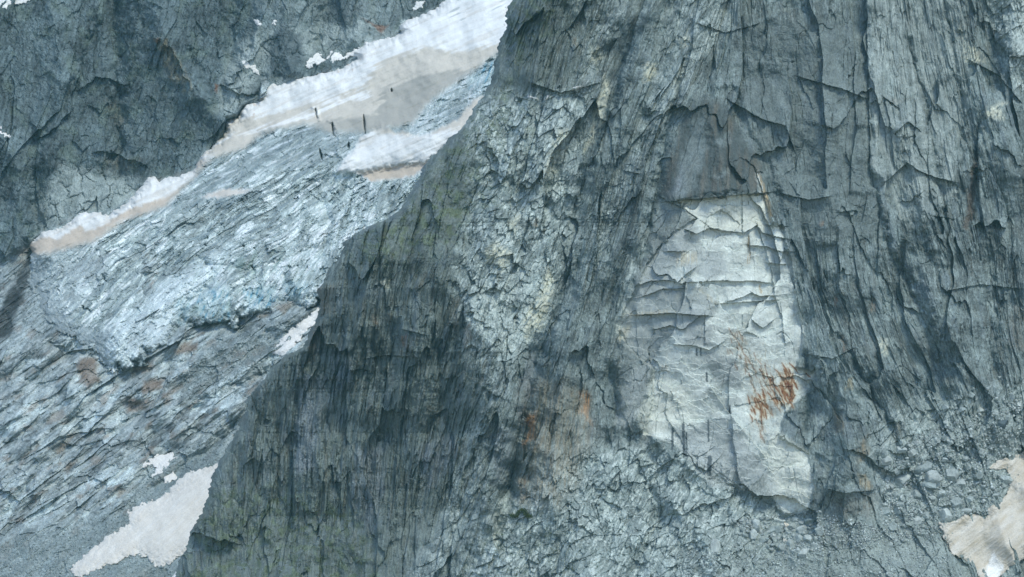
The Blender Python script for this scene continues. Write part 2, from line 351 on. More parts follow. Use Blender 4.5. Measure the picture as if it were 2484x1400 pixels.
    def stack(p, q, s):
        a1, c1 = facets(p, q, 40, 3.4, s, 6, 5, .4, up=.3)
        a2, c2 = facets(p, q, 15, 4.0, s + 1, 4, 3.8, .16, up=.4, crack=2.5, cw=.10)
        a3, c3 = facets(p, q, 7, 4.0, s + 2, 2.0, 1.9, .14, up=.3, crack=1.2, cw=.12)
        a4, c4 = facets(p, q, 3.4, 3.2, s + 4, 1.2, 1.2, .14, up=.3, crack=.8, cw=.14)
        return a1 + a2 * .8 + a3 * .95 + a4, c1 * .25 + c2 * .3 + c3 * .25 + c4 * .2, fbm(p / 4, q / 42, 4, s + 3, .65), a2
    Ha, ca, fa, xa = stack(pa, qa, 111); Hb, cb, fb, xb = stack(pb, qb, 121)
    H = Ha * (1 - k) + Hb * k; c = ca * (1 - k) + cb * k; f = fa * (1 - k) + fb * k; x = xa * (1 - k) + xb * k
    H = H + f * 4
    loc = np.zeros_like(Y)
    for pts, a, wd in [([(500, 640), (560, 645), (600, 655), (660, 640), (760, 600)], 9, 6), ([(480, 620), (520, 660), (500, 700)], 10, 8), ([(440, 790), (445, 740), (500, 700)], 9, 8),
                       ([(560, 760), (555, 720), (570, 690)], 8, 7), ([(460, 680), (400, 740), (300, 800), (280, 850)], -10, 28), ([(590, 640), (560, 690)], -8, 14), ([(700, 640), (720, 700)], -9, 16),
                       ([(640, 650), (640, 720)], -8, 14), ([(780, 480), (800, 540), (780, 620)], 8, 10), ([(950, 500), (930, 540), (900, 560)], 12, 9)]:
        ridge(loc, wu, wv, pts, a, wd)
    # open crevasses: narrow upright slots
    for pts in ([(764, 262), (770, 288)], [(806, 296), (809, 330)], [(882, 278), (886, 326)], [(845, 345), (847, 360)], [(776, 360), (782, 388)], [(950, 215), (950, 222)]):
        kk = sub(U, V, pts, 8); d, _, e_ = seg_dist(U[kk] + perlin(V[kk] / 6, U[kk] / 6, 5) * 1.2 + perlin(V[kk] / 25, V[kk] * 0, 6) * 1.5, V[kk], pts); mid_ = np.abs(V[kk] - (pts[0][1] + pts[1][1]) / 2) / (abs(pts[1][1] - pts[0][1]) / 2 + 3); loc[kk] += 9 * sstep(3.2, .6, d + 2.4 * np.clip(mid_, 0, 1.5) ** 2)
    for pts in ([(760, 262), (768, 262), (774, 290)], [(800, 296), (812, 300), (822, 340), (818, 365), (828, 385)]):
        kk = sub(U, V, pts, 10); d, _, _ = seg_dist(wu[kk], wv[kk], pts); loc[kk] -= 2.5 * np.exp(-(d / 4) ** 2)
    p2, q2 = rot(U, V, 66)
    smooth_relief = fbm(p2 / 10, q2 / 160, 4, 131) * 1.3 + fbm(U / 60, V / 60, 3, 132) * 4 + fbm(U / 5, V / 5, 3, 133) * .25
    lip = np.exp(-np.abs(sd - 10) / 8) * fbm(U / 18, V / 18, 3, 134) * 6
    fine = fbm(U / 4, V / 6, 3, 135, .6, True)
    jx = fbm(U / 11, V / 11, 3, 115) * 9; jy = fbm(U / 11, V / 11, 3, 116) * 9
    across = sstep(.36, .66, perlin((pa + jx) / 19, (qa + jy) / 8, 109)) * (1 - .7 * k) * sstep(.0, .25, fbm(U / 45, V / 45, 2, 117)); along = sstep(.26, .6, perlin((pa + jx * .6) / 6.5, (qa + jy) / 26, 114)) * (.35 + .65 * k)
    crv = np.maximum(across, along) * sstep(-.15, .2, fbm(U / 60, V / 45, 3, 110)); srz = sstep(0, .25, fbm(U / 80, V / 60, 3, 112) + .25 * k)
    Y += (H * (.30 + .45 * k * srz + .2 * srz) + crv * 4.5) * rough + loc + smooth_relief * sm + lip * sm * .7 - fine * .4 * rough + fbm(pa / 9, qa / 70, 3, 137) * 2.2 * mid - 5 * pmask(wu, wv, W2, 10)
    # ---- colours
    A = np.empty(U.shape + (3,), F); A[:] = (.42, .505, .505)
    A *= np.clip(1 + (c - .5) * 2.0 + f * .4, .3, 3)[..., None]
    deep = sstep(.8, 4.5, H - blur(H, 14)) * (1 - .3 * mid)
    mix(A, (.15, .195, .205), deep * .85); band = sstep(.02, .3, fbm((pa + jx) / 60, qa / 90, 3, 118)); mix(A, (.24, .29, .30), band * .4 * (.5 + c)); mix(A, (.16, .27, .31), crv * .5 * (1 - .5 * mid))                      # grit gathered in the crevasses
    mix(A, (.80, .85, .87), sstep(.0, .36, f * .7 + (c - .5) * 1.2 - deep * .2) * .85)
    mix(A, (.17, .23, .26), sstep(.04, .26, fbm(pa / 6, qa / 90, 5, 141, .62)) * .8 * (1 - .35 * k))
    mix(A, (.30, .41, .37), sstep(.0, .4, fbm(pb / 14, qb / 50, 4, 142)) * .5 * pmask(wu, wv, [(480, 620), (700, 600), (740, 660), (640, 740), (560, 760), (440, 760), (400, 740)], 30))
    blue = np.maximum.reduce([pmask(wu, wv, q_, 7) for q_ in ([(480, 700), (540, 690), (560, 705), (556, 790), (500, 788), (478, 750)], [(590, 700), (660, 690), (680, 735), (600, 762)], [(425, 740), (455, 700), (470, 720), (450, 790), (430, 800)],
                                                              [(690, 690), (740, 680), (750, 715), (700, 730)], [(1130, 200), (1195, 140), (1195, 200), (1150, 235)])] )
    mix(A, (.42, .60, .66), blue * .25); mix(A, (.10, .30, .42), blue * sstep(.1, .4, fbm(pb / 7, qb / 30, 3, 143)) * .75)
    violet = pmask(wu, wv, [(75, 620), (230, 590), (270, 640), (220, 720), (150, 780), (90, 730)], 20)
    mix(A, (.42, .48, .51), violet * .35)
    tongue = pmask(wu, wv, [(470, 640), (560, 590), (520, 690), (440, 740), (400, 830), (300, 880), (250, 890), (250, 800), (340, 740), (400, 680)], 24)
    mix(A, (.66, .76, .80), tongue * .5)
    mix(A, (.23, .285, .30), mid * .75 * (.7 + .6 * fbm(pa / 12, qa / 90, 4, 144)))
    mix(A, (.62, .70, .74), mid * sstep(.18, .4, fbm(p2 / 9, q2 / 70, 5, 145)) * .7)
    mix(A, (.235, .285, .31), fade * .95); mix(A, (.22, .26, .265), sstep(26, 2, sd) * lowz * (1 - sm) * sstep(-.15, .2, fbm(U / 9, V / 9, 4, 113)) * .9)
    # snow and the dust lying on it
    st = fbm(p2 / 8, q2 / 200, 4, 151)
    Asn = np.empty_like(A); Asn[:] = (.67, .69, .69)
    mix(Asn, (.55, .53, .49), sstep(.0, .4, fbm(p2 / 12, q2 / 120, 5, 156, .6)) * .6)
    Asn *= (1 + st * .12 + fbm(U / 30, V / 30, 4, 155) * .16)[..., None]
    wz = wu + st * 34; vz = wv + st * 8
    tan1 = [(905, 165), (930, 142), (980, 132), (1040, 114), (1080, 124), (1140, 124), (1225, 104), (1225, 300), (1000, 330), (900, 320), (700, 340), (560, 400), (500, 372), (548, 330), (556, 295), (600, 285), (700, 265), (800, 238), (880, 208)]
    tan2 = [(930, 220), (1000, 185), (1100, 172), (1190, 160), (1100, 230), (1020, 300), (980, 325), (910, 312), (850, 355), (740, 330), (760, 305), (800, 290), (912, 277), (925, 245)]
    m1 = pmask(wz, vz, tan1, 6); mix(Asn, (.50, .475, .42), m1 * .92)
    mix(Asn, (.335, .335, .31), pmask(wz, vz, tan2, 5) * .9)
    ap = np.maximum.reduce([pmask(wu, wv, [(72, 595), (100, 575), (140, 580), (195, 545), (208, 562), (255, 545), (275, 530), (310, 508), (400, 480), (440, 452), (470, 430), (470, 440), (400, 505), (300, 540), (230, 590), (80, 630)], 5),
                            .8 * pmask(wu, wv, [(470, 430), (480, 390), (560, 378), (560, 392), (520, 400)], 6), pmask(wu, wv, T3, 6), .6 * pmask(wu, wv, T4, 6)])
    mix(Asn, (.47, .41, .345), ap * .95)
    for pts in ([(830, 240), (860, 228), (905, 222), (900, 232), (870, 244)], [(560, 330), (700, 292), (760, 268), (820, 240), (840, 240), (760, 285), (640, 318)]):
        mix(Asn, (.80, .83, .85), pmask(wz, vz, pts, 6) * .75)
    mix(Asn, (.42, .30, .22), sstep(.2, .45, fbm(U / 10, V / 10, 3, 152)) * .6 * np.maximum(pmask(wu, wv, [(590, 230), (640, 230), (640, 285), (600, 290)], 10), pmask(wu, wv, [(830, 150), (880, 140), (870, 175), (820, 180)], 10)))
    mix(Asn, (.25, .30, .32), sstep(.22, .4, fbm(p2 / 8, q2 / 60, 4, 153)) * .7 * pmask(wu, wv, [(1080, 10), (1150, -20), (1230, -20), (1220, 40), (1150, 60), (1080, 50)], 12))
    A = A * (1 - sm[..., None]) + Asn * sm[..., None]
    keep = sd > -2.5
    kq = keep[:-1, :-1] & keep[1:, 1:] & keep[1:, :-1] & keep[:-1, 1:]
    vis = ~(U > np.interp(V, EV, EU) + 60)[:-1, :-1]
    sq = quads_split(sm)
    root = bpy.data.objects.new('glacier', None); root.location = (0, 0, 0); col.objects.link(root)
    tag(root, 'dirty white and grey glacier flowing down behind the front cliff', 'glacier', 'structure')
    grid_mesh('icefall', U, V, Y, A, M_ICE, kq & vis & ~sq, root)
    grid_mesh('snow_cover', U, V, Y, A, M_SNOW, kq & vis & sq, root, True)
build_glacier()

# ================================================================== FRONT CLIFF
RS = 1.5
VR = np.arange(-95, 1500, RS, dtype=F); NC = 1400; UMAX = 2640.0
e_raw = np.interp(VR, EV, EU).astype(F)
jag = fbm(VR / 26, VR * 0 + 3.3, 4, 201, .6) * 13 + perlin(VR / 7, VR * 0 + 9.1, 207) * 3
ER = e_raw + jag + 2
def flow_coord(U):
    rows = [-95, 0, 350, 700, 1050, 1500]
    LN = [([80, 120, 160, 200, 220, 260], -200), ([680, 660, 640, 610, 590, 560], 0), ([790, 770, 740, 700, 660, 620], 60), ([1265, 1250, 1140, 1010, 960, 925], 400), ([1600, 1575, 1460, 1385, 1262, 1110], 760), ([1790, 1755, 1615, 1510, 1450, 1410], 990),
          ([1765 + 60, 1800, 1835, 1925, 1965, 1980], 1240), ([1960, 1965, 1990, 2010, 2160, 2330], 1400), ([2100, 2102, 2110, 2180, 2310, 2450], 1560), ([2255, 2272, 2345, 2400, 2460, 2540], 1760), ([2470, 2480, 2560, 2600, 2650, 2700], 2000), ([2800] * 6, 2300)]
    out = np.empty_like(U); ph = [l[1] for l in LN]
    X = np.stack([np.interp(VR, rows, l[0]) for l in LN], 1)
    for i in range(U.shape[0]):
        out[i] = np.interp(U[i], X[i], ph)
    return out.astype(F)
def build_front():
    c = np.linspace(0, 1, NC, dtype=F) 
    U = ER[:, None] + (UMAX - ER[:, None]) * c[None]; V = np.repeat(VR[:, None], NC, 1)
    U = U.astype(F)
    phi = flow_coord(U)
    n1 = fbm(U / 35, V / 35, 4, 211); n2 = fbm(U / 35, V / 35, 4, 212)
    wu = U + n1 * 14; wv = V + n2 * 14
    su = U + n1 * 3 + perlin(U / 9, V / 9, 213) * 2.5; sv = V + n2 * 3 + perlin(U / 9, V / 9, 214) * 2.5   # sharper outlines
    nl = fbm(U / 150, V / 380, 2, 215); ph = phi + nl * 14 + n1 * 1.2; vv = V + n2 * 12
    # ---- how broken the rock is
    def M(pts, s=14, sharp=False): return pmask(su if sharp else wu, sv if sharp else wv, pts, s)
    scar_poly = [(1643, 486), (1844, 468), (1832, 415), (1838, 412), (1855, 470), (1872, 540), (1900, 548), (1906, 585), (1922, 640), (1932, 726), (1950, 805), (1948, 845), (1930, 890), (1975, 905), (1960, 950), (1905, 1000), (1890, 1060), (1960, 1100), (1975, 1180), (1960, 1240),
                 (1900, 1250), (1870, 1200), (1850, 1150), (1800, 1190), (1760, 1160), (1700, 1120), (1640, 1080), (1560, 1050), (1580, 990), (1590, 900), (1520, 840), (1500, 790), (1520, 740), (1550, 690), (1570, 640), (1600, 600), (1640, 560), (1690, 530), (1660, 508)]
    scar = M(scar_poly, 5, True)
    grey_in = M([(1609, 481), (1645, 495), (1660, 508), (1700, 545), (1680, 570), (1700, 600), (1650, 620), (1620, 690), (1700, 700), (1740, 750), (1700, 800), (1640, 800), (1590, 860), (1570, 960), (1500, 1010), (1495, 880), (1530, 700), (1575, 600), (1590, 520)], 10)
    tower = M([(1712, 235), (1750, 250), (1790, 310), (1850, 400), (1846, 468), (1643, 486), (1600, 470), (1622, 380), (1665, 280)], 14)
    rwall = M([(1790, 60), (2100, 40), (2110, 400), (2140, 560), (1960, 600), (1880, 470), (1790, 260)], 20)
    ruslab = M([(2100, -90), (2330, -90), (2350, 250), (2320, 480), (2200, 560), (2110, 420)], 18)
    broken = np.maximum.reduce([M([(1130, 240), (1440, 220), (1400, 420), (1390, 640), (1330, 820), (1240, 880), (1120, 860), (1110, 700), (1150, 480)], 40), M([(1400, 1080), (1700, 1080), (1900, 1260), (1900, 1400), (1300, 1500), (1050, 1500), (1200, 1250)], 40),
                                .6 * M([(1640, -60), (1800, -60), (1760, 60), (1640, 200), (1560, 380), (1500, 520), (1470, 640), (1420, 700), (1440, 560), (1520, 380), (1590, 180)], 22), .6 * M([(1180, 880), (1240, 900), (1230, 1100), (1160, 1260), (1050, 1400), (1000, 1500), (920, 1500), (1060, 1300), (1120, 1100)], 26),
                                .5 * M([(1300, -60), (1480, -60), (1560, -60), (1480, 120), (1440, 240), (1400, 200), (1420, 60)], 22), .8 * M([(2120, 1000), (2484, 930), (2700, 1100), (2300, 1290), (2140, 1270)], 40), .8 * M([(2350, -90), (2700, -90), (2700, 330), (2470, 250)], 30)])
    slab = np.maximum.reduce([scar * .9, grey_in * .8, tower * .85, rwall * .55, ruslab * .5, .5 * M([(1480, 500), (1570, 480), (1520, 640), (1400, 800), (1440, 620)], 20)])
    # ---- relief
    a1, t1 = facets(ph, vv, 120, 2.4, 221, 17, 12, .5)
    a2, t2 = facets(ph, vv, 50, 2.6, 222, 8, 5.5, .45)
    a3, t3 = facets(ph, vv, 21, 2.5, 223, 3.6, 2.4, .4)
    a4, t4 = facets(ph + n2 * 6, vv, 9.5, 2.1, 224, 1.5, 1.2, .35)
    a5, t5 = facets(U, V, 5.2, 1.3, 225, .6, .55, .3)
    bp_, bq_ = rot(U + nl * 12, V + nl * 12, 32)
    b1, u1 = facets(bp_, bq_, 26, 2.2, 226, 9, 4.5, .2, up=.6)
    b2, u2 = facets(bp_, bq_, 11, 2.2, 227, 3.6, 2.2, .2, up=.5)
    b3, u3 = facets(bp_, bq_, 5, 2, 228, 1.4, 1.0, .3, up=.4)
    strat = fbm(ph / 8, vv / 130, 5, 231, .62)
    strat2 = fbm(ph / 3.0, vv / 50, 3, 236, .6)
    crk = np.clip(1 - np.abs(perlin(ph / 26, vv / 150, 237)) / .04, 0, 1) * sstep(-.1, .2, fbm(U / 60, V / 80, 3, 239))
    k1, m1_ = facets(ph, vv, 11, 7, 271, 1.2, 2.6, .12); k2, m2_ = facets(ph, vv, 4.6, 8, 272, .3, 1.1, .12); _, m3_ = facets(ph, vv, 2.4, 5, 273, 0, 0, .1); _, m4_ = facets(U, V, 2.6, 1.2, 274, 0, 0, .1)
    stratm = np.maximum.reduce([M([(430, 1400), (520, 1130), (600, 960), (760, 700), (840, 600), (1100, 640), (1130, 760), (1240, 900), (1230, 1200), (1000, 1260), (640, 1280), (430, 1500)], 50), M([(1200, -90), (1500, -90), (1450, 210), (1300, 230), (1210, 120)], 20) * .9,
                                .6 * M([(1420, 480), (1600, 280), (1560, 560), (1400, 800), (1400, 640)], 40), .6 * M([(2100, -90), (2400, -90), (2400, 700), (2200, 600)], 40), .35 * M([(1950, 620), (2500, 620), (2500, 1000), (2100, 1000)], 50)])
    busy = .12 + .88 * sstep(-.05, .3, fbm(ph / 60, vv / 110, 4, 234)); busy2 = .12 + .88 * sstep(0, .3, fbm(ph / 32, vv / 60, 4, 235))
    H = a1 * .85 * (1 - .5 * slab) + a2 * .85 * (.45 + .55 * busy) * (1 - .75 * slab) * (1 - .35 * broken) + a3 * .7 * busy2 * (1 - .9 * slab) + a4 * (1 - .95 * slab) * .5 * busy + a5 * (1 - .9 * slab) * .45 * busy2
    H += (b1 * .34 + b2 * .36 + b3 * .3) * broken + (k1 * 1.3 + k2) * stratm * (.8 + .7 * busy) + strat * stratm * 2.4 + strat2 * .6 * stratm * busy2 * (1 - .8 * slab) + crk * (1.3 * (1 - .4 * slab)) + strat * .7 * (1 - .8 * slab) + fbm(wu / 130, wv / 150, 3, 232) * 12 * (1 - .6 * slab)
    H -= fbm(ph / 5, vv / 22, 3, 233, .6, True) * (.5 * (1 - .85 * slab) * busy)
    # exfoliation sheets inside the scar: wide plates with sharp lower lips
    x1, w1 = facets(su, sv, 66, .55, 241, 1.6, 2.2, .16, up=-1.2); x2, w2 = facets(su, sv, 30, .7, 242, .7, .8, .14, up=-1.0)
    H += (x1 * .9 + x2 * .5) * np.maximum(scar, grey_in * .8) + (x1 * 1.3 + x2 * .8) * rwall * .5
    # ---- the large forms
    B = np.zeros_like(U)
    for pts, a, wd in [
        ([(1650, 200), (1622, 290), (1590, 480), (1565, 560)], 20, 13), ([(1510, 150), (1480, 260), (1430, 400), (1388, 520)], 22, 18), ([(1400, 640), (1340, 780), (1295, 880), (1280, 960), (1250, 1100), (1236, 1190)], 30, 22),
        ([(1130, 740), (1110, 830), (1098, 880)], 14, 10), ([(735, 860), (726, 960), (715, 1080), (698, 1180)], 18, 14), ([(835, 820), (828, 880), (820, 930)], 12, 7), ([(955, 790), (950, 860), (935, 920)], 9, 8), ([(1100, 930), (1060, 1000), (1040, 1050)], 12, 14),
        ([(1560, 560), (1470, 640), (1395, 760), (1335, 840), (1320, 900)], -24, 22), ([(1600, -60), (1560, 100), (1500, 260), (1440, 380)], -14, 30), ([(1700, 60), (1640, 180), (1600, 330), (1560, 470)], -16, 22),
        ([(1410, 1180), (1500, 1115), (1590, 1072)], -22, 18), ([(1590, 1072), (1680, 1140), (1760, 1215), (1800, 1270)], -24, 16), ([(1560, 1150), (1600, 1250)], 7, 18),
        ([(1380, 860), (1350, 1000), (1340, 1200)], -26, 60), ([(1480, 900), (1500, 1010), (1470, 1080)], 12, 14), ([(2060, 870), (2060, 1000), (2050, 1150)], -30, 60), ([(2040, 820), (2100, 930), (2170, 1040), (2195, 1110)], 16, 12),
        ([(1955, 860), (1962, 960), (1955, 1040)], 10, 12), ([(2372, 300), (2368, 420), (2352, 560)], 16, 10), ([(2100, -60), (2106, 200), (2112, 400), (2142, 560), (2170, 640)], 9, 8), ([(2205, 100), (2240, 220), (2275, 420), (2300, 560)], 9, 7),
        ([(2275, -60), (2310, 100), (2335, 250), (2335, 400)], 13, 8), ([(1772, 190), (1795, 290), (1860, 400), (1885, 480), (1930, 620)], 14, 10), ([(2000, 300), (2010, 500), (1990, 640)], -16, 70), ([(2200, 300), (2230, 460), (2270, 600)], -18, 46),
        ([(1680, 230), (1740, 330), (1760, 460)], -14, 50), ([(2480, 0), (2440, 200), (2450, 420)], -18, 40), ([(2420, 40), (2400, 200)], 14, 18), ([(900, 620), (860, 800), (780, 1000), (760, 1200)], -16, 40), ([(1030, 560), (1000, 800), (1000, 1000)], -14, 60),
        ([(1180, 900), (1180, 1050), (1160, 1200)], -14, 40), ([(1250, 1150), (1200, 1280), (1120, 1420)], 18, 30), ([(2260, 700), (2330, 860), (2340, 960)], -16, 50), ([(2180, 640), (2250, 800), (2290, 960)], 12, 22), ([(2400, 620), (2410, 900)], 10, 22),
        ([(1000, 350), (1100, 420), (1180, 330)], -8, 50), ([(1600, 1250), (1560, 1330), (1500, 1420)], 10, 24), ([(1640, 1230), (1720, 1320), (1740, 1420)], -16, 40), ([(1400, 1260), (1440, 1420)], -16, 50)]:
        ridge(B, wu, wv, pts, a, wd)
    # sharp edges; rock above (or left of) the line stands out
    LINES = [([(1640, 487), (1844, 468)], 8.5, 90), ([(1609, 481), (1643, 499), (1660, 507), (1692, 530), (1669, 559)], 3.0, 34), ([(1669, 559), (1690, 567), (1724, 552), (1759, 561), (1806, 565), (1836, 546), (1849, 565), (1900, 578)], 3.2, 36),
             ([(1823, 595), (1861, 599), (1891, 610), (1920, 611)], 3.2, 26), ([(1866, 637), (1900, 641)], 3.0, 26), ([(1621, 610), (1651, 610)], 2.4, 22), ([(1553, 691), (1579, 681), (1621, 679), (1643, 685), (1660, 668), (1681, 653)], 3, 30), ([(1681, 685), (1711, 683), (1759, 681)], 3.2, 30),
             ([(1771, 683), (1827, 681), (1861, 686)], 3.0, 28), ([(1771, 730), (1800, 722), (1823, 709), (1844, 719), (1879, 717)], 3.2, 22), ([(1746, 737), (1879, 728)], 3.2, 24), ([(1549, 764), (1621, 760), (1716, 766)], 3.6, 30),
             ([(1591, 799), (1610, 794), (1626, 790), (1656, 799), (1694, 769)], 2.6, 24), ([(1560, 720), (1610, 700), (1655, 700)], 2.2, 20), ([(1830, 780), (1850, 797), (1872, 780)], 2.4, 20), ([(1870, 546), (1902, 549)], 3.2, 22),
             ([(1640, 836), (1680, 838), (1720, 850), (1750, 832)], 2.2, 22), ([(1780, 250), (1850, 290), (1905, 305), (1922, 350)], 5, 50), ([(1950, 190), (2040, 215), (2090, 235)], 4, 40), ([(1900, 470), (1960, 485), (2005, 478)], 3.5, 34), ([(2040, 515), (2060, 512)], 3, 26),
             ([(2150, 240), (2172, 256)], 4, 26), ([(2180, 315), (2202, 295), (2222, 310)], 4, 40), ([(2150, 440), (2200, 395), (2240, 420), (2300, 440)], 4.5, 40), ([(2290, 435), (2310, 440)], 4, 30), ([(2270, 525), (2306, 530)], 3, 30), ([(890, 870), (930, 862), (1010, 866)], 4, 24),
             ([(980, 800), (1030, 812)], 3, 20), ([(1300, 205), (1360, 225), (1440, 205)], 5, 40), ([(2022, 1189), (2050, 1196), (2110, 1190)], 5, 30), ([(1520, 415), (1545, 420)], 3, 20), ([(1850, 1300), (1950, 1290)], 0.1, 10),
             ([(1560, 140), (1530, 180), (1500, 200)], 3, 24), ([(1490, 280), (1530, 230)], 3, 20), ([(2360, 150), (2420, 180), (2470, 240)], 5, 30), ([(1700, 60), (1760, 80), (1830, 60)], 3, 30), ([(1960, 860), (2020, 870), (2060, 850)], 3, 30), ([(2300, 705), (2380, 690), (2470, 700)], 3, 30)]
    for pts, a, wd in LINES: step(B, U + (su - U) * .5, V + (sv - V) * .5, pts, a * 1.35, wd)
    VL = [([(1801, 559), (1801, 473)], 1.5, 20), ([(1904, 829), (1896, 764), (1879, 717), (1872, 657), (1857, 606), (1836, 546)], 2.4, 18), ([(1710, 830), (1710, 768)], 2, 16), ([(1872, 546), (1855, 480), (1833, 415)], 3.5, 16), ([(1820, 620), (1818, 570)], 1.5, 14),
          ([(1947, 841), (1947, 807), (1931, 726), (1922, 640), (1905, 580)], 3.5, 16), ([(1590, 470), (1575, 540), (1545, 600)], 5, 26), ([(2112, 420), (2106, 200), (2100, -60)], 5, 40), ([(2390, 560), (2376, 480), (2372, 330)], 7, 24), ([(2170, 400), (2160, 300), (2148, 250)], 3, 20),
          ([(1994, 300), (1990, 200), (1992, 150)], 4, 34), ([(2078, 300), (2070, 200), (2075, 140)], 4, 34), ([(2062, 460), (2066, 380), (2080, 300)], 4, 30), ([(1500, 870), (1495, 930), (1520, 980)], 4, 20), ([(1725, 940), (1760, 990), (1850, 1100)], 4, 24),
          ([(2045, 1270), (2048, 1195)], 5, 20), ([(2150, 430), (2150, 600)], 3, 24), ([(2000, 720), (2030, 830), (2090, 940)], 4, 24), ([(830, 930), (838, 860), (840, 800)], 6, 20), ([(1310, 950), (1296, 1080), (1260, 1180)], 6, 24), ([(1108, 880), (1130, 800), (1125, 740)], 6, 26)]
    for pts, a, wd in VL: step(B, U + (su - U) * .6, V + (sv - V) * .6, pts, a * 1.1, wd, above=False)
    # ---- overall lie of the face
    Y = (700 - V) * S * .30
    Y = Y - sstep(1180, 1500, V) * (V - 1180) * S * .25
    left = np.clip((np.interp(V, [0, 350, 700, 1050, 1400], [1330, 1260, 1130, 1230, 1150]) - U), 0, 2000)
    Y = Y + left * S * .62
    Y = Y + np.clip(U - 2100, 0, 900) * S * .25 - np.exp(-((U - 1700) / 170) ** 2 - ((V - 640) / 330) ** 2) * 26
    de = U - (e_raw - 4)[:, None]
    Y = Y + 26 * np.exp(-de / 14)
    B -= 0
    Y = (Y + H * (.35 + .65 * sstep(0, 30, de)) + B * (.8 + .2 * slab) * sstep(-5, 25, de)).astype(F)
    # sheet of recess in the scar: it fell away by a few metres
    Y += 4.0 * M(scar_poly, 3, True)
    # ---- colours (the rock's own, plus shade painted along the gullies)
    A = np.empty(U.shape + (3,), F); A[:] = (.145, .180, .188)
    tone = t1 * .25 + t2 * .3 + t3 * .3 + t4 * .15 - .5
    nz = fbm(ph / 50, vv / 90, 5, 251)
    A *= np.clip(1 + tone * .9 + nz * .6 + (strat * .6 + (m1_ - .5) * .5 + (m2_ - .5) * .6 + (m3_ - .5) * .5) * stratm + ((m3_ - .5) * .18 + (m4_ - .5) * .45) * (1 - .7 * slab) + strat2 * .35 * (.35 + .65 * stratm) * (1 - .6 * slab), .25, 3)[..., None]
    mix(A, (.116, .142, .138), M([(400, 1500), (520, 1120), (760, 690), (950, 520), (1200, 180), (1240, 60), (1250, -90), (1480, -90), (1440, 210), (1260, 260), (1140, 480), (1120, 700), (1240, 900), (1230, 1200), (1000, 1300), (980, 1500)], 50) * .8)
    mix(A, (.135, .170, .195), sstep(.05, .4, fbm(ph / 22, vv / 110, 4, 252)) * .65)               # bluish slabs
    mix(A, (.125, .122, .102), sstep(.12, .45, fbm(ph / 16, vv / 80, 4, 253)) * .5 * (.4 + .6 * stratm))  # brown bands
    lich = np.maximum.reduce([M([(860, 570), (960, 530), (1060, 400), (1160, 260), (1240, 180), (1300, 330), (1160, 560), (1000, 640), (860, 640)], 40), .9 * M([(400, 1500), (470, 1280), (520, 1160), (700, 1180), (880, 1240), (900, 1330), (1000, 1500)], 50),
                              .8 * M([(1220, -90), (1420, -90), (1340, 80), (1230, 200)], 30), .4 * M([(1700, 900), (2100, 900), (2100, 1300), (1700, 1300)], 40) * 0])
    mix(A, (.105, .140, .082), lich * sstep(-.1, .35, fbm(wu / 22, wv / 22, 5, 254)) * .75)
    # broken pale ground
    sp = sstep(-.05, .3, fbm(wu / 16, wv / 22, 5, 255, .6))
    mix(A, (.30, .36, .37), broken * (.45 + .55 * sp) * .85 * (.6 + .8 * u1)); mix(A, (.47, .54, .55), broken * sstep(.05, .34, fbm(bp_ / 6, bq_ / 20, 4, 256, .65) + (u2 - .5) * .5 + .06) * .85); mix(A, (.11, .15, .16), broken * sstep(.1, .4, fbm(bp_ / 9, bq_ / 26, 4, 259, .6)) * .7)
    mix(A, (.30, .365, .375), sstep(.10, .36, fbm(ph / 7, vv / 40, 5, 257, .65)) * .6 * (1 - slab) * (1 - .6 * M([(400, 1500), (520, 1120), (760, 690), (950, 520), (1200, 180), (1240, -90), (1450, -90), (1260, 260), (1120, 700), (1200, 1200), (980, 1500)], 40)))
    for pts in ([(1180, 1250), (1240, 1180), (1250, 1240), (1180, 1400), (1110, 1500), (1060, 1500)], [(1540, 600), (1570, 560), (1540, 660), (1500, 800), (1470, 900), (1490, 740)], [(2400, -60), (2450, 60), (2500, 250), (2500, -60)], [(2120, -60), (2150, -60), (2140, 100), (2180, 190), (2120, 160)],
                [(1760, 0), (1720, 60), (1640, 180), (1560, 330), (1600, 330), (1690, 180), (1790, 40)], [(1290, 640), (1240, 640), (1140, 700), (1160, 840), (1240, 860), (1330, 760)]):
        mix(A, (.40, .46, .46), M(pts, 18) * .9 * sstep(-.12, .22, fbm(ph / 6, vv / 30, 5, 258, .62)))
    cream = [[(1470, 180), (1482, 205), (1466, 290), (1440, 340), (1420, 370), (1440, 280), (1455, 220)], [(1432, 115), (1450, 110), (1462, 135), (1445, 155), (1435, 145)], [(1352, 320), (1392, 305), (1395, 320), (1335, 390), (1330, 370)], [(1330, 380), (1350, 370), (1340, 420), (1318, 430)],
             [(1330, 640), (1350, 680), (1330, 760), (1300, 800), (1275, 830), (1270, 780), (1300, 720)], [(1650, 90), (1670, 90), (1680, 110), (1655, 122)], [(1560, 160), (1585, 155), (1590, 190), (1562, 195)], [(1180, 600), (1210, 590), (1240, 620), (1220, 660), (1180, 640)],
             [(1240, 540), (1262, 510), (1262, 540), (1245, 570)], [(1515, 740), (1560, 770), (1540, 800), (1500, 830), (1502, 790)], [(2318, 60), (2335, 60), (2350, 110), (2390, 150), (2340, 150)], [(940, 880), (955, 875), (950, 896), (940, 895)], [(930, 682), (945, 684), (942, 698), (930, 696)],
             [(2395, 260), (2440, 250), (2430, 290), (2390, 285)], [(2130, 830), (2150, 820), (2155, 860), (2140, 862)]]
    for k_, pts in enumerate(cream): mix(A, (.50, .52, .45), M(pts, 9) * .9 * sstep(-.35, .1, fbm(bp_ / 6, bq_ / 16, 4, 275)))
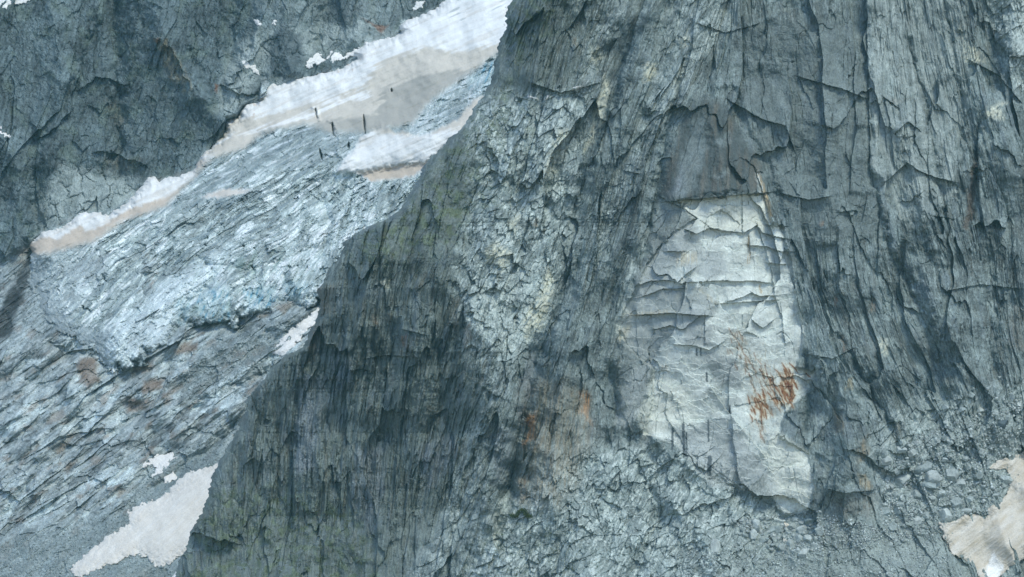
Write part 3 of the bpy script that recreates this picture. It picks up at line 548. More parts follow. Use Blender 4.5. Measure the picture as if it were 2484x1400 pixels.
    for pts, w_ in (([(1655, 200), (1622, 290), (1590, 480), (1568, 555)], 13), ([(1575, 40), (1510, 150), (1480, 260), (1430, 400), (1388, 520)], 14), ([(1400, 640), (1340, 780), (1295, 880), (1280, 960), (1250, 1100), (1236, 1190)], 16), ([(735, 860), (726, 960), (715, 1080), (698, 1180)], 9), ([(1130, 740), (1110, 830), (1098, 880)], 10),
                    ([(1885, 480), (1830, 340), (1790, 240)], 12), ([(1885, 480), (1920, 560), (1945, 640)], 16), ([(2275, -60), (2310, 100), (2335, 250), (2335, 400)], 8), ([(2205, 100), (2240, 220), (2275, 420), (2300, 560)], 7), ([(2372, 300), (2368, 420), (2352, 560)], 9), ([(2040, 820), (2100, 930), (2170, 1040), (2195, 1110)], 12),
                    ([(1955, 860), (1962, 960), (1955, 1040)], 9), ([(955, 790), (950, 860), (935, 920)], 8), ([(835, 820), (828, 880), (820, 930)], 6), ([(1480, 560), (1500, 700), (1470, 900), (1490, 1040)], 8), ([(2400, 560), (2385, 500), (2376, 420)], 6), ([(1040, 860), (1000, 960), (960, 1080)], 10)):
        kk = sub(U, V, pts, w_ * 3); d, _, _ = seg_dist(wu[kk], wv[kk], pts); m = np.zeros_like(U); m[kk] = np.exp(-(d / (w_ * .62)) ** 2) * sstep(-.35, .1, strat[kk] + (m2_[kk] - .5)); mix(A, (.062, .088, .100), m * .85)  # gully shade painted into the rock colour as narrow dark lines, broken by noise
    # dark tower, brownish
    mix(A, (.062, .078, .082), tower * .92); mix(A, (.112, .108, .096), tower * sstep(-.1, .4, fbm(U / 16, V / 120, 4, 261)) * .75 )
    for pts in ([(1670, 300), (1710, 280), (1715, 360), (1690, 420), (1670, 370)], [(1735, 340), (1765, 325), (1775, 345), (1750, 362)], [(1730, 425), (1768, 412), (1768, 425), (1740, 436)], [(1655, 370), (1680, 370), (1690, 450), (1660, 480), (1640, 470)]):
        mix(A, (.165, .205, .220), M(pts, 8) * .65)
    for pts in ([(722, 900), (790, 920), (775, 1010), (760, 1140), (715, 1150), (718, 1020)], [(865, 1085), (930, 1085), (935, 1180), (900, 1290), (862, 1240)], [(1010, 1090), (1100, 1050), (1110, 1110), (1030, 1200)], [(1190, 1040), (1245, 1040), (1235, 1150), (1200, 1190)],
                [(1270, 880), (1300, 860), (1290, 960), (1262, 1040)], [(800, 850), (850, 840), (850, 930), (810, 960)], [(1620, 470), (1660, 400), (1660, 470)]):
        mix(A, (.175, .205, .235), M(pts, 14) * .6 * (.6 + .8 * t3))
    # walls to the right
    mix(A, (.135, .165, .172), rwall * .55 * (.75 + t2 * .5)); mix(A, (.27, .315, .32), ruslab * .8 * (.5 + .9 * sstep(-.3, .4, fbm(ph / 12, vv / 150, 4, 262))))
    mix(A, (.10, .080, .068), M([(2352, 420), (2372, 370), (2370, 470), (2350, 560), (2340, 550)], 5) * .75)
    # scar: fresh pale granite with greyer old sheets and ochre seeps
    cell = .55 * w1 + .45 * w2
    fresh = np.empty_like(A); fresh[:] = (.53, .58, .565)
    fresh *= (1 + (cell - .5) * .36 + fbm(wu / 22, wv / 22, 5, 263) * .24)[..., None]
    mix(fresh, (.36, .40, .40), sstep(.04, .3, fbm(wu / 34, wv / 22, 5, 264)) * .45)
    A += (fresh - A) * (scar * .93)[..., None]
    mix(A, (.235, .265, .27), grey_in * .85 * (.8 + .4 * (w1 - .5)))
    for pts, s_ in (([(1590, 900), (1680, 950), (1700, 1020), (1560, 1060), (1545, 1000)], 14), ([(1880, 1040), (1960, 1100), (1960, 1230), (1890, 1200), (1850, 1100)], 16), ([(1650, 495), (1845, 475), (1870, 545), (1800, 560), (1700, 555)], 12)):
        mix(A, (.57, .60, .55), M(pts, s_ * .6, True) * .6)
    for pts in ([(1640, 1060), (1750, 1010), (1850, 1120), (1880, 1210), (1800, 1190), (1720, 1180), (1650, 1090)], [(1505, 960), (1540, 890), (1580, 880), (1570, 960), (1530, 1040), (1490, 1030)], [(1690, 600), (1750, 620), (1770, 660), (1720, 680), (1650, 640)], [(1660, 780), (1730, 790), (1720, 840), (1660, 840)], [(1700, 850), (1790, 870), (1800, 950), (1730, 920)]):
        mix(A, (.30, .335, .345), M(pts, 5, True) * .72)
    for (x0, y0, x1_, y1_, w_) in ((1657, 1030, 1660, 1108, 3), (1632, 1040, 1631, 1090, 2.5), (1718, 1020, 1719, 1070, 1.6), (1722, 1110, 1720, 1150, 5), (1665, 1050, 1666, 1100, 1.4), (1714, 905, 1715, 925, 2), (1770, 985, 1771, 1000, 2), (1700, 846, 1700, 862, 1.5), (1690, 846, 1690, 862, 1.5)):   # black water streaks
        kk = sub(U, V, [(x0, y0), (x1_, y1_)], 14); d, _, _ = seg_dist(U[kk] + perlin(V[kk] / 7, V[kk] * 0, 3) * 1.5, V[kk], [(x0, y0), (x1_, y1_)])
        m = np.zeros_like(U); m[kk] = sstep(w_ + 1.6, w_ - .6, d); mix(A, (.050, .070, .085), m * .85)
    ochre = [([(1838, 415), (1846, 430), (1862, 470), (1872, 520), (1866, 540), (1852, 480)], 4, .7, (.42, .31, .17)), ([(1814, 570), (1819, 570), (1819, 640), (1814, 640)], 2.5, .8, (.36, .24, .10)), ([(1843, 690), (1847, 690), (1847, 712), (1843, 712)], 2, .7, (.36, .26, .12)),
             ([(1640, 612), (1690, 612), (1690, 635), (1640, 650)], 8, .45, (.40, .33, .20)), ([(1505, 800), (1530, 790), (1520, 820), (1500, 835)], 8, .5, (.40, .34, .20)), ([(1600, 880), (1625, 885), (1620, 900), (1600, 900)], 8, .5, (.26, .20, .12)), ([(1520, 760), (1620, 752), (1620, 762), (1520, 772)], 6, .5, (.32, .27, .16)),
             ([(1700, 700), (1740, 735), (1735, 740), (1690, 700)], 5, .4, (.36, .30, .18)), ([(1300, 525), (1308, 530), (1303, 552), (1295, 548)], 4, .6, (.33, .22, .12))]
    vs = sstep(-.45, .2, fbm(U / 4, V / 50, 3, 265))
    for pts, s_, k_, cc in ochre: mix(A, cc, M(pts, s_, True) * k_ * vs)
    # rust: short slanted strokes fanned at the foot of the scar
    rs = np.zeros_like(U); rng = random.Random(5)
    strokes = [(1895, 880, 1930, 935, 4), (1915, 880, 1937, 905, 3.5), (1905, 945, 1920, 925, 7), (1912, 925, 1922, 975, 6), (1888, 935, 1905, 960, 4), (1873, 925, 1898, 965, 4), (1858, 905, 1875, 940, 3.2), (1862, 950, 1885, 985, 3.4), (1832, 985, 1850, 1000, 5.5), (1838, 970, 1862, 990, 4.5), (1845, 990, 1848, 1030, 4),
               (1815, 870, 1835, 905, 2.6), (1800, 850, 1822, 885, 2.4), (1783, 815, 1800, 850, 2), (1768, 795, 1782, 822, 1.8), (1880, 895, 1900, 925, 2.6), (1855, 880, 1862, 915, 2.2), (1898, 965, 1902, 985, 3), (1820, 992, 1826, 1000, 3), (1955, 905, 1965, 915, 4), (1848, 1030, 1845, 1062, 2.6), (1880, 970, 1892, 1000, 2.8), (1870, 985, 1874, 1010, 2.4),
               (1790, 860, 1800, 872, 1.6), (1770, 848, 1778, 860, 1.6), (1905, 915, 1915, 945, 6)]
    strokes = [(a, b, c_, d_, e_ * .55) for a, b, c_, d_, e_ in strokes]
    for cx, cy, sx, sy, n_, l0, l1, w0, w1 in ((1908, 938, 11, 20, 30, 14, 42, 1.0, 3.0), (1845, 985, 13, 12, 24, 10, 26, 1.0, 2.8), (1870, 950, 14, 22, 20, 10, 30, .8, 2.2), (1820, 890, 16, 26, 14, 8, 26, .6, 1.5), (1788, 825, 10, 18, 9, 8, 22, .5, 1.2), (1846, 1040, 3, 16, 5, 12, 30, .7, 1.6)):
        for _ in range(n_):
            x0 = rng.gauss(cx, sx); y0 = rng.gauss(cy, sy); l_ = rng.uniform(l0, l1); a_ = rng.gauss(.42, .16) if x0 < 1915 else rng.gauss(.1, .25)
            strokes.append((x0 - l_ * a_ / 2, y0 - l_ / 2, x0 + l_ * a_ / 2, y0 + l_ / 2, rng.uniform(w0, w1)))
    for x0, y0, x1_, y1_, w_ in strokes:
        pts = [(x0, y0), (x1_, y1_)]; kk = sub(U, V, pts, 12); uu = U[kk] + perlin(U[kk] / 12, V[kk] / 12, 11) * 2.5
        d, _, _ = seg_dist(uu, V[kk], pts); t_ = np.clip((V[kk] - y0) / (y1_ - y0 + 1e-3), 0, 1)
        rs[kk] = np.maximum(rs[kk], sstep(w_ * (1.1 - .9 * np.abs(t_ * 2 - 1) ** 1.5) + 1.6, 0, d) * (.6 + .4 * (w_ > 1.6)))
    soft_ = blur(rs, 4)
    mix(A, (.46, .36, .21), np.clip(soft_ * 1.1, 0, .6)); mix(A, (.20, .078, .024), rs * .95); mix(A, (.07, .017, .006), np.exp(-((U - 1913) / 10) ** 2 - ((V - 938) / 13) ** 2) * rs * .95); mix(A, (.12, .03, .008), rs * sstep(.05, .3, fbm(U / 7, V / 9, 3, 266)) * .8)
    mix(A, (.34, .27, .17), sstep(.05, .4, fbm(U / 6, V / 20, 3, 267)) * .4 * M([(1780, 800), (1900, 860), (1950, 900), (1920, 990), (1850, 1060), (1810, 990)], 20))
    # orange slabs and stains elsewhere
    orange = [([(1270, 960), (1300, 920), (1380, 930), (1430, 960), (1435, 1060), (1400, 1170), (1360, 1230), (1270, 1220), (1262, 1100)], 34, .62, (.225, .185, .125)), ([(1280, 1010), (1298, 1000), (1298, 1060), (1270, 1080)], 9, .85, (.33, .165, .065)), ([(1400, 950), (1430, 955), (1430, 1030), (1415, 1010)], 9, .85, (.33, .18, .08)),
              ([(1262, 1160), (1280, 1150), (1278, 1200), (1262, 1220)], 6, .5, (.26, .16, .08)), ([(975, 815), (990, 815), (990, 842), (975, 840)], 5, .75, (.20, .095, .045)), ([(902, 765), (912, 765), (912, 790), (904, 790)], 5, .6, (.22, .12, .06)), ([(775, 700), (815, 690), (800, 760), (770, 760)], 10, .6, (.155, .125, .095)),
              ([(755, 800), (785, 790), (765, 880), (745, 880)], 8, .6, (.17, .135, .10)), ([(1128, 790), (1145, 780), (1140, 830), (1125, 840)], 6, .6, (.19, .105, .06)), ([(1095, 720), (1115, 720), (1110, 800), (1095, 800)], 8, .5, (.14, .11, .09)), ([(2050, 920), (2070, 915), (2068, 945), (2052, 942)], 5, .7, (.31, .26, .15)),
              ([(2085, 1070), (2110, 1055), (2112, 1100), (2085, 1120)], 8, .7, (.27, .20, .12)), ([(2080, 1150), (2100, 1150), (2118, 1185), (2100, 1188)], 5, .75, (.32, .25, .15)), ([(2015, 1000), (2050, 1010), (2045, 1050), (2020, 1050)], 8, .45, (.22, .17, .11)), ([(2020, 1200), (2130, 1200), (2120, 1255), (2010, 1250)], 14, .4, (.17, .14, .11)),
              ([(2110, 730), (2125, 735), (2122, 755), (2110, 755)], 5, .6, (.28, .20, .13)), ([(2022, 715), (2032, 720), (2030, 745), (2022, 745)], 4, .6, (.22, .12, .07)), ([(2038, 810), (2050, 815), (2060, 850), (2045, 850)], 5, .5, (.2, .11, .06)), ([(1985, 530), (1998, 532), (1996, 545), (1986, 545)], 4, .6, (.24, .14, .08)),
              ([(2170, 1030), (2180, 1030), (2186, 1080), (2176, 1080)], 4, .5, (.22, .17, .12)), ([(2450, 740), (2484, 750), (2484, 860), (2450, 840)], 12, .35, (.2, .16, .12)), ([(2160, 235), (2190, 245), (2180, 256), (2160, 250)], 6, .4, (.2, .16, .12)), ([(1385, 90), (1400, 90), (1402, 115), (1388, 112)], 5, .5, (.2, .15, .09))]
    for pts, s_, k_, cc in orange: mix(A, cc, M(pts, s_) * k_ * (.25 + .75 * vs) * (.55 + .45 * sstep(-.2, .2, fbm(ph / 5, vv / 40, 3, 277))))
    # the rock around the boulders at the foot of the wall
    foot = np.maximum(M([(1780, 1270), (1900, 1240), (2100, 1270), (2300, 1180), (2500, 1130), (2700, 1200), (2700, 1600), (1700, 1600), (1760, 1400)], 30), .5 * M([(2140, 1060), (2484, 950), (2484, 1130), (2200, 1260)], 30))
    mix(A, (.25, .295, .295), foot * .7 * (.7 + .6 * sstep(-.2, .3, fbm(U / 50, V / 40, 4, 269))))
    A[..., 2] *= .95 + .03 * scar
    # ---- meshes: front, rockfall scar as a part, and the hidden back of the ridge
    sq = quads_split(scar)
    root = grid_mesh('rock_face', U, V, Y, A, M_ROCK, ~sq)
    tag(root, 'huge dark grey granite wall filling the right and centre, with a pale rockfall scar', 'cliff', 'structure')
    grid_mesh('rockfall_scar', U, V, Y, A, M_PALE, sq, root)
    nb = 14; tt = np.linspace(0, 1, nb, dtype=F)[None]
    Ub = U[:, :1] + 260 * tt ** 1.6 + fbm(np.repeat(VR[:, None] / 30, nb, 1), tt * 3 + VR[:, None] * 0, 3, 281) * 10 * np.minimum(tt * 4, 1)
    Vb = np.repeat(VR[:, None], nb, 1); Yb = Y[:, :1] + 150 * tt ** .8
    grid_mesh('ridge_back', Ub.astype(F), Vb, Yb.astype(F), np.repeat(A[:, :1], nb, 1), M_ROCK, None, root)
    return U, V, Y
FU, FV, FY = build_front()
def front_depth(u, v, r=0):
    i = int(np.clip(round((v - float(VR[0])) / RS), 0, len(VR) - 1))
    j = int(np.clip(round((u - float(ER[i])) / (UMAX - float(ER[i])) * (NC - 1)), 0, NC - 1))
    if r: return float(FY[max(i - r, 0):i + r + 1, max(j - r, 0):j + r + 1].min())
    return float(FY[i, j])

# ================================================================== SNOW PATCHES lying on the rock
def snow_patch(G, pts, thick, label, dust=None, seed=1, jit=5, dirty=0, white=None):
    U, V, Y = G
    xs = [p[0] for p in pts]; ys = [p[1] for p in pts]; pad = 30
    i0, i1 = np.searchsorted(V[:, 0], [min(ys) - pad, max(ys) + pad])
    js = np.nonzero(((U[i0:i1] > min(xs) - pad) & (U[i0:i1] < max(xs) + pad)).any(0))[0]
    if len(js) < 3: return
    sl_ = (slice(i0, i1), slice(js[0], js[-1] + 1))
    u, v, y = U[sl_], V[sl_], Y[sl_]
    # twice as fine as the rock under it
    def up(a):
        b = np.empty((a.shape[0] * 2 - 1, a.shape[1]), F); b[::2] = a; b[1::2] = (a[:-1] + a[1:]) / 2
        c = np.empty((b.shape[0], b.shape[1] * 2 - 1), F); c[:, ::2] = b; c[:, 1::2] = (b[:, :-1] + b[:, 1:]) / 2
        return c
    u, v, y0 = up(u), up(v), up(y)
    wu = u + fbm(u / 12, v / 12, 4, seed) * jit * 2; wv = v + fbm(u / 12, v / 12, 4, seed + 5) * jit * 2
    sd = poly_sd(wu, wv, pts, 50)
    p, q = rot(u, v, 50)
    sd = sd + fbm(u / 18, v / 18, 5, seed + 3, .6) * 8 + .5
    ys_ = blur(y0, 5 if thick < 3 else 16)
    yy = ys_ - thick * (1 - np.exp(-np.clip(sd, 0, 60) / 22)) - .5 + fbm(p / 6, q / 40, 4, seed + 9) * thick * .14 + fbm(u / 3, v / 3, 2, seed + 8) * .12
    yy = np.where(sd < 1.5, yy + (1.5 - np.clip(sd, -4, 2)) * 1.1, yy)
    A = np.empty(u.shape + (3,), F); A[:] = (.68, .69, .68)
    A *= (1 + fbm(p / 5, q / 30, 4, seed + 11) * .18 + fbm(u / 25, v / 25, 3, seed + 14) * .2)[..., None]
    if dust is not None:
        m = np.full(u.shape, F(dirty)) * (.8 + .5 * fbm(p / 14, q / 50, 4, seed + 12))
        if white is not None: m = m * (1 - pmask(wu, wv, white, 5))
        mix(A, dust, np.clip(m, 0, 1)); A *= (1 + perlin(u / 1.6, v / 1.6, seed + 13) * .16)[..., None]
    keep = sd > -1.5
    o = grid_mesh('snow_patch', u, v, yy.astype(F), A, M_SNOW, keep, None, True)
    return tag(o, label, 'snow patch', None, 'snow patches on the rock')
BG = (BU, BV, BY); FR = (FU, FV, FY)
snow_patch(BG, [(165, 1382), (200, 1350), (260, 1300), (312, 1270), (312, 1238), (345, 1222), (400, 1200), (440, 1152), (480, 1138), (560, 1118), (560, 1200), (520, 1260), (490, 1330), (440, 1345), (410, 1372), (380, 1374), (355, 1352), (330, 1345), (290, 1362), (225, 1388), (195, 1402), (180, 1398)], 5,
           'largest white snow patch, running down beside the lower end of the dark ridge', (.52, .49, .44), 301, 4, .6)
snow_patch(BG, [(655, 855), (690, 818), (730, 775), (775, 745), (790, 760), (745, 805), (712, 842), (690, 864), (676, 866)], 4, 'narrow slanting white snow strip beside the orange ridge shoulder', (.6, .6, .6), 311, 4, .3)
snow_patch(BG, [(345, 1122), (380, 1105), (422, 1095), (425, 1110), (405, 1140), (372, 1160), (362, 1156), (380, 1132), (330, 1132)], 3, 'thin broken white snow patch on slabs above the largest snow patch', (.6, .6, .6), 321, 6, .4)
snow_patch(BG, [(398, 1158), (420, 1144), (426, 1160), (412, 1172), (400, 1170)], 3, 'small rounded off-white snow patch between the broken patch and the largest one', (.6, .58, .52), 331, 3, .6)
snow_patch(BG, [(418, 1402), (430, 1384), (452, 1380), (448, 1392), (436, 1400)], 2.5, 'tiny white snow patch at the bottom edge beside the ridge', None, 341, 3)
snow_patch(BG, [(-40, -40), (90, -40), (72, 6), (30, 12), (8, 24), (-40, 30)], 3, 'white snow patch in the top left corner of the far wall', None, 351, 4)
snow_patch(BG, [(-40, 295), (4, 306), (14, 320), (22, 330), (4, 336), (-40, 330)], 3, 'ragged white snow patch at the left edge of the far wall', None, 361, 4)
snow_patch(BG, [(616, 46), (626, 48), (638, 62), (626, 64), (618, 58)], 2.5, 'tiny white snow patch high on the far wall, left one of two', None, 371, 3)
snow_patch(BG, [(656, 60), (664, 46), (671, 50), (668, 60)], 2.5, 'tiny white snow patch high on the far wall, right one of two', None, 381, 3)
snow_patch(BG, [(584, 148), (596, 146), (614, 160), (626, 168), (632, 182), (618, 176), (596, 166)], 2.5, 'slanting wedge of snow on the pale rock above the glacier edge', (.6, .6, .56), 391, 3, .3)
snow_patch(BG, [(742, 148), (765, 126), (775, 128), (790, 150), (800, 125), (815, 124), (835, 134), (870, 115), (884, 118), (880, 128), (850, 138), (820, 150), (780, 156), (744, 164)], 3, 'ragged snow strip on a ledge above the glacier edge', None, 401, 4)
snow_patch(BG, [(1000, 18), (1008, 4), (1030, 2), (1028, 12), (1016, 26), (1004, 24)], 2.5, 'small snow patch at the top edge above the glacier', None, 411, 3)
snow_patch(FR, [(1280, 233), (1290, 232), (1303, 238), (1300, 241), (1284, 239)], 2, 'tiny snow sliver on the front wall ledge, left end', None, 421, 2)
snow_patch(FR, [(1318, 240), (1328, 234), (1332, 232), (1328, 240), (1322, 244)], 2, 'tiniest snow fleck in the middle of the front wall ledge', None, 431, 2)
snow_patch(FR, [(1382, 218), (1395, 208), (1412, 205), (1422, 210), (1405, 216), (1388, 220)], 2, 'small white snow sliver on the front wall ledge, right end', None, 441, 2)
snow_patch(FR, [(2600, 1060), (2500, 1088), (2484, 1096), (2455, 1110), (2425, 1114), (2412, 1128), (2394, 1134), (2420, 1142), (2440, 1138), (2450, 1157), (2448, 1184), (2440, 1200), (2425, 1222), (2404, 1226), (2388, 1256), (2360, 1250), (2340, 1244), (2320, 1262), (2300, 1268), (2276, 1266), (2284, 1285), (2292, 1308), (2308, 1341), (2351, 1362),
                (2362, 1382), (2376, 1402), (2400, 1425), (2420, 1410), (2440, 1384), (2484, 1356), (2600, 1290)], 4, 'wide tan dust-covered snow patch at the lower right edge', (.41, .37, .295), 451, 3, .95,
           [(2404, 1345), (2412, 1338), (2424, 1362), (2436, 1372), (2425, 1400), (2400, 1440), (2385, 1410)])
snow_patch(FR, [(2186, 1168), (2196, 1164), (2204, 1172), (2198, 1180), (2190, 1178), (2186, 1174)], 2, 'small white snow remnant among boulders right of the brown pillar', None, 461, 3)

# ================================================================== BOULDERS, GRAVEL
def mat_boulder(name, c1, c2, fine=.25):
    m = mat_rock(name, .85, 1.0, fine, 1.2); n = m.node_tree; N = n.nodes
    at = [k for k in N if k.type == 'ATTRIBUTE'][0]; oi = N.new('ShaderNodeObjectInfo'); cr = N.new('ShaderNodeValToRGB')
    cr.color_ramp.elements[0].color = c1 + (1,); cr.color_ramp.elements[1].color = c2 + (1,)
    n.links.new(oi.outputs['Random'], cr.inputs[0])
    for l in list(at.outputs['Color'].links):
        t = l.to_socket; n.links.remove(l); n.links.new(cr.outputs[0], t)
    return m
M_BOUL = mat_boulder('boulder_granite', (.23, .28, .28), (.40, .45, .44))
M_BOUL2 = mat_boulder('stained_boulder', (.62, .60, .54), (.70, .66, .56), .4)
M_BDARK = mat_boulder('dark_boulder', (.06, .085, .095), (.085, .11, .12))
def boulder_mesh(seed, mat, stretch=(1, 1, 1)):
    rg = np.random.default_rng(seed); import bmesh
    bm = bmesh.new(); bmesh.ops.create_icosphere(bm, subdivisions=4, radius=1)
    P = np.array([v.co[:] for v in bm.verts])
    for k in range(13):
        n = rg.normal(size=3); n /= np.linalg.norm(n); d = rg.uniform(.55, .86)
        t = P @ n; P -= np.outer(np.clip(t - d, 0, None) * .94, n)
    nz = fbm((P[:, 0] * 3 + P[:, 2] * 1.7).astype(F), (P[:, 1] * 3 - P[:, 2] * 2.1).astype(F), 4, seed)
    P *= (1 + nz * .10)[:, None]; P *= np.array(stretch)
    for v, p in zip(bm.verts, P): v.co = p
    me = bpy.data.meshes.new('boulder'); bm.to_mesh(me); bm.free(); me.materials.append(mat); return me
BM = [boulder_mesh(500 + k, M_BOUL, s_) for k, s_ in enumerate([(1, .8, .8), (1.2, .8, .7), (.9, .8, 1.1), (1, .9, .9), (1.3, .9, .8), (1.1, .8, .6), (.8, .8, 1), (1, 1, .75)])]
rg = random.Random(77)
def boulder(u, v, r, label, group=None, me=None, rz=None):
    y = front_depth(u, v, 1); k = (D + y) / D
    o = bpy.data.objects.new('boulder', me or rg.choice(BM)); col.objects.link(o)
    o.location = ((u - 1242) * S * k, y + r * S * .32, (700 - v) * S * k); o.scale = (r * S,) * 3
    o.rotation_euler = (rg.uniform(-.4, .4), rg.uniform(-.5, .5), rg.uniform(0, 6.28) if rz is None else rz)
    return tag(o, label, 'boulder', None, group)
bw = boulder_mesh(560, M_BOUL2, (1, .8, .75))
boulder(1908, 1276, 12, 'white and ochre boulder at the foot of the pale scar', None, bw)
boulder(1904, 1312, 8, 'small cream-stained boulder just below the white and ochre one', None, bw)
tall = boulder_mesh(561, M_BOUL, (.55, .5, 1.35)); 
boulder(1733, 1336, 24, 'tall upright pale block standing apart left of the foot boulders', None, tall, 0)
flat = boulder_mesh(562, M_BOUL, (1.1, .6, .9))
boulder(2264, 1164, 26, 'large rounded grey boulder in the rubble between pillar and dusty snow', None, flat)
boulder(2432, 1028, 20, 'dark grey rounded boulder sitting above the pale slabs at right', None, boulder_mesh(563, M_BDARK, (1, .7, .8)))
boulder(2186, 1225, 17, 'broad flat-topped grey boulder below the small snow remnant', None, boulder_mesh(564, M_BOUL, (1.2, .7, .6)))
boulder(1868, 1290, 22, 'long slanting pale block leaning at the left of the foot boulders', None, boulder_mesh(565, M_BOUL, (1.5, .6, .6)), .1)
boulder(1945, 1290, 17, 'rounded pale boulder right of the white and ochre one', None, BM[3])
placed = []
def scatter(n, area, r0, r1, label, group, big=1.0):
    c = 0; tries = 0
    xs = [p[0] for p in area]; ys = [p[1] for p in area]
    while c < n and tries < n * 60:
        tries += 1; u = rg.uniform(min(xs), max(xs)); v = rg.uniform(min(ys), max(ys))
        if float(poly_sd(np.array([[u]], F), np.array([[v]], F), area, 5)[0, 0]) < 0: continue
        r = r0 + (r1 - r0) * rg.random() ** 1.9
        if any((u - a) ** 2 + (v - b) ** 2 < (.68 * (r + c_)) ** 2 for a, b, c_ in placed): continue
        placed.append((u, v, r)); boulder(u, v, r, label, group); c += 1
scatter(60, [(1780, 1262), (1850, 1255), (1900, 1262), (1980, 1255), (2000, 1300), (1960, 1345), (1900, 1345), (1840, 1320), (1800, 1300)], 6, 24, 'pale angular boulder in the heap at the foot of the scar', 'boulders heaped at the foot of the scar')
scatter(90, [(2140, 1120), (2200, 1080), (2300, 1060), (2390, 1080), (2420, 1110), (2390, 1140), (2440, 1160), (2430, 1200), (2380, 1240), (2300, 1255), (2260, 1240), (2200, 1290), (2150, 1290), (2140, 1200)], 5, 25, 'grey boulder in the rubble between brown pillar and dusty snow', 'boulders between the pillar and the dusty snow')
scatter(60, [(1700, 1360), (1900, 1330), (2100, 1290), (2250, 1290), (2300, 1360), (2300, 1420), (1700, 1420)], 2.5, 6, 'small loose grey stone on the gravel slope at the bottom', 'stones on the gravel slope')
scatter(30, [(2250, 960), (2484, 900), (2484, 1080), (2400, 1060), (2300, 1050)], 5, 15, 'pale block on the broken ledges above the dusty snow', 'blocks on the ledges above the dusty snow')
def gravel(name, label, G, area, n, r0, r1, c0, seed, dens=None):
    rg_ = np.random.default_rng(seed); U, V, Y = G
    xs = [p[0] for p in area]; ys = [p[1] for p in area]
    u = rg_.uniform(min(xs), max(xs), n * 3).astype(F); v = rg_.uniform(min(ys), max(ys), n * 3).astype(F)
    k = poly_sd(u + fbm(u / 30, v / 30, 3, seed) * 30, v, area, 5) > 0; u, v = u[k][:n], v[k][:n]
    if G is BG: y = bg_depth(u, v)
    else: y = np.array([front_depth(a, b) for a, b in zip(u, v)], F)
    n = len(u); r = (r0 + (r1 - r0) * rg_.random(n) ** 3) * S; kk = (D + y) / D
    C = np.stack([(u - 1242) * S * kk, y, (700 - v) * S * kk], -1)
    base = np.array([(1, 1, 1), (1, -1, 1), (-1, -1, 1), (-1, 1, 1), (1, 1, -1), (1, -1, -1), (-1, -1, -1), (-1, 1, -1)], float) * .62
    fc = np.array([(0, 3, 2, 1), (4, 5, 6, 7), (0, 1, 5, 4), (1, 2, 6, 5), (2, 3, 7, 6), (3, 0, 4, 7)])
    Q, _ = np.linalg.qr(rg_.normal(size=(n, 3, 3)))
    P = (base[None] * rg_.uniform(.5, 1.1, (n, 8, 3))) * rg_.uniform(.6, 1.3, (n, 1, 3))
    P = np.einsum('nij,nkj->nki', Q, P) * r[:, None, None] + C[:, None]
    q = (fc[None] + (np.arange(n) * 8)[:, None, None]).reshape(-1, 4).astype(np.int32)
    A = np.array(c0)[None] * (.6 + .9 * rg_.random((n, 1)) ** 1.5); A = np.repeat(A[:, None], 8, 1).reshape(-1, 3)
    me = bpy.data.meshes.new(name); P = P.reshape(-1, 3).astype(F)
    me.vertices.add(len(P)); me.vertices.foreach_set('co', P.ravel()); me.loops.add(q.size); me.loops.foreach_set('vertex_index', q.ravel())
    me.polygons.add(len(q)); me.polygons.foreach_set('loop_start', np.arange(0, q.size, 4, dtype=np.int32)); me.polygons.foreach_set('loop_total', np.full(len(q), 4, np.int32)); me.update(calc_edges=True)
    at = me.attributes.new('albedo', 'FLOAT_COLOR', 'POINT'); C4 = np.ones((len(P), 4), F); C4[:, :3] = A; at.data.foreach_set('color', C4.ravel())
    me.materials.append(M_SCREE); o = bpy.data.objects.new(name, me); col.objects.link(o); tag(o, label, 'gravel', 'stuff')
gravel('gravel', 'fine grey gravel spread below the wall at the lower right', FR, [(1640, 1330), (1850, 1310), (2050, 1270), (2250, 1280), (2310, 1360), (2380, 1430), (2540, 1430), (2540, 1500), (1640, 1500)], 9000, 1.2, 4, (.32, .37, .37), 601)
gravel('gravel', 'grey rubble on the slope at the lower left', BG, [(-60, 1340), (150, 1280), (300, 1230), (380, 1110), (560, 1040), (600, 1100), (400, 1400), (200, 1450), (-60, 1460)], 5000, 1.2, 4, (.24, .30, .31), 611)
gravel('gravel', 'scattered grey rubble below the glacier snout', BG, [(520, 820), (640, 800), (745, 770), (700, 860), (600, 960), (480, 970), (430, 930)], 2500, 1.2, 3.6, (.26, .32, .335), 621)
gravel('gravel', 'broken stone filling the gaps between the boulders', FR, [(1770, 1260), (1980, 1240), (2140, 1280), (2140, 1120), (2250, 1050), (2484, 960), (2484, 1090), (2400, 1130), (2450, 1160), (2400, 1240), (2290, 1260), (2280, 1300), (1900, 1350)], 6000, 1.4, 5, (.36, .41, .41), 631)

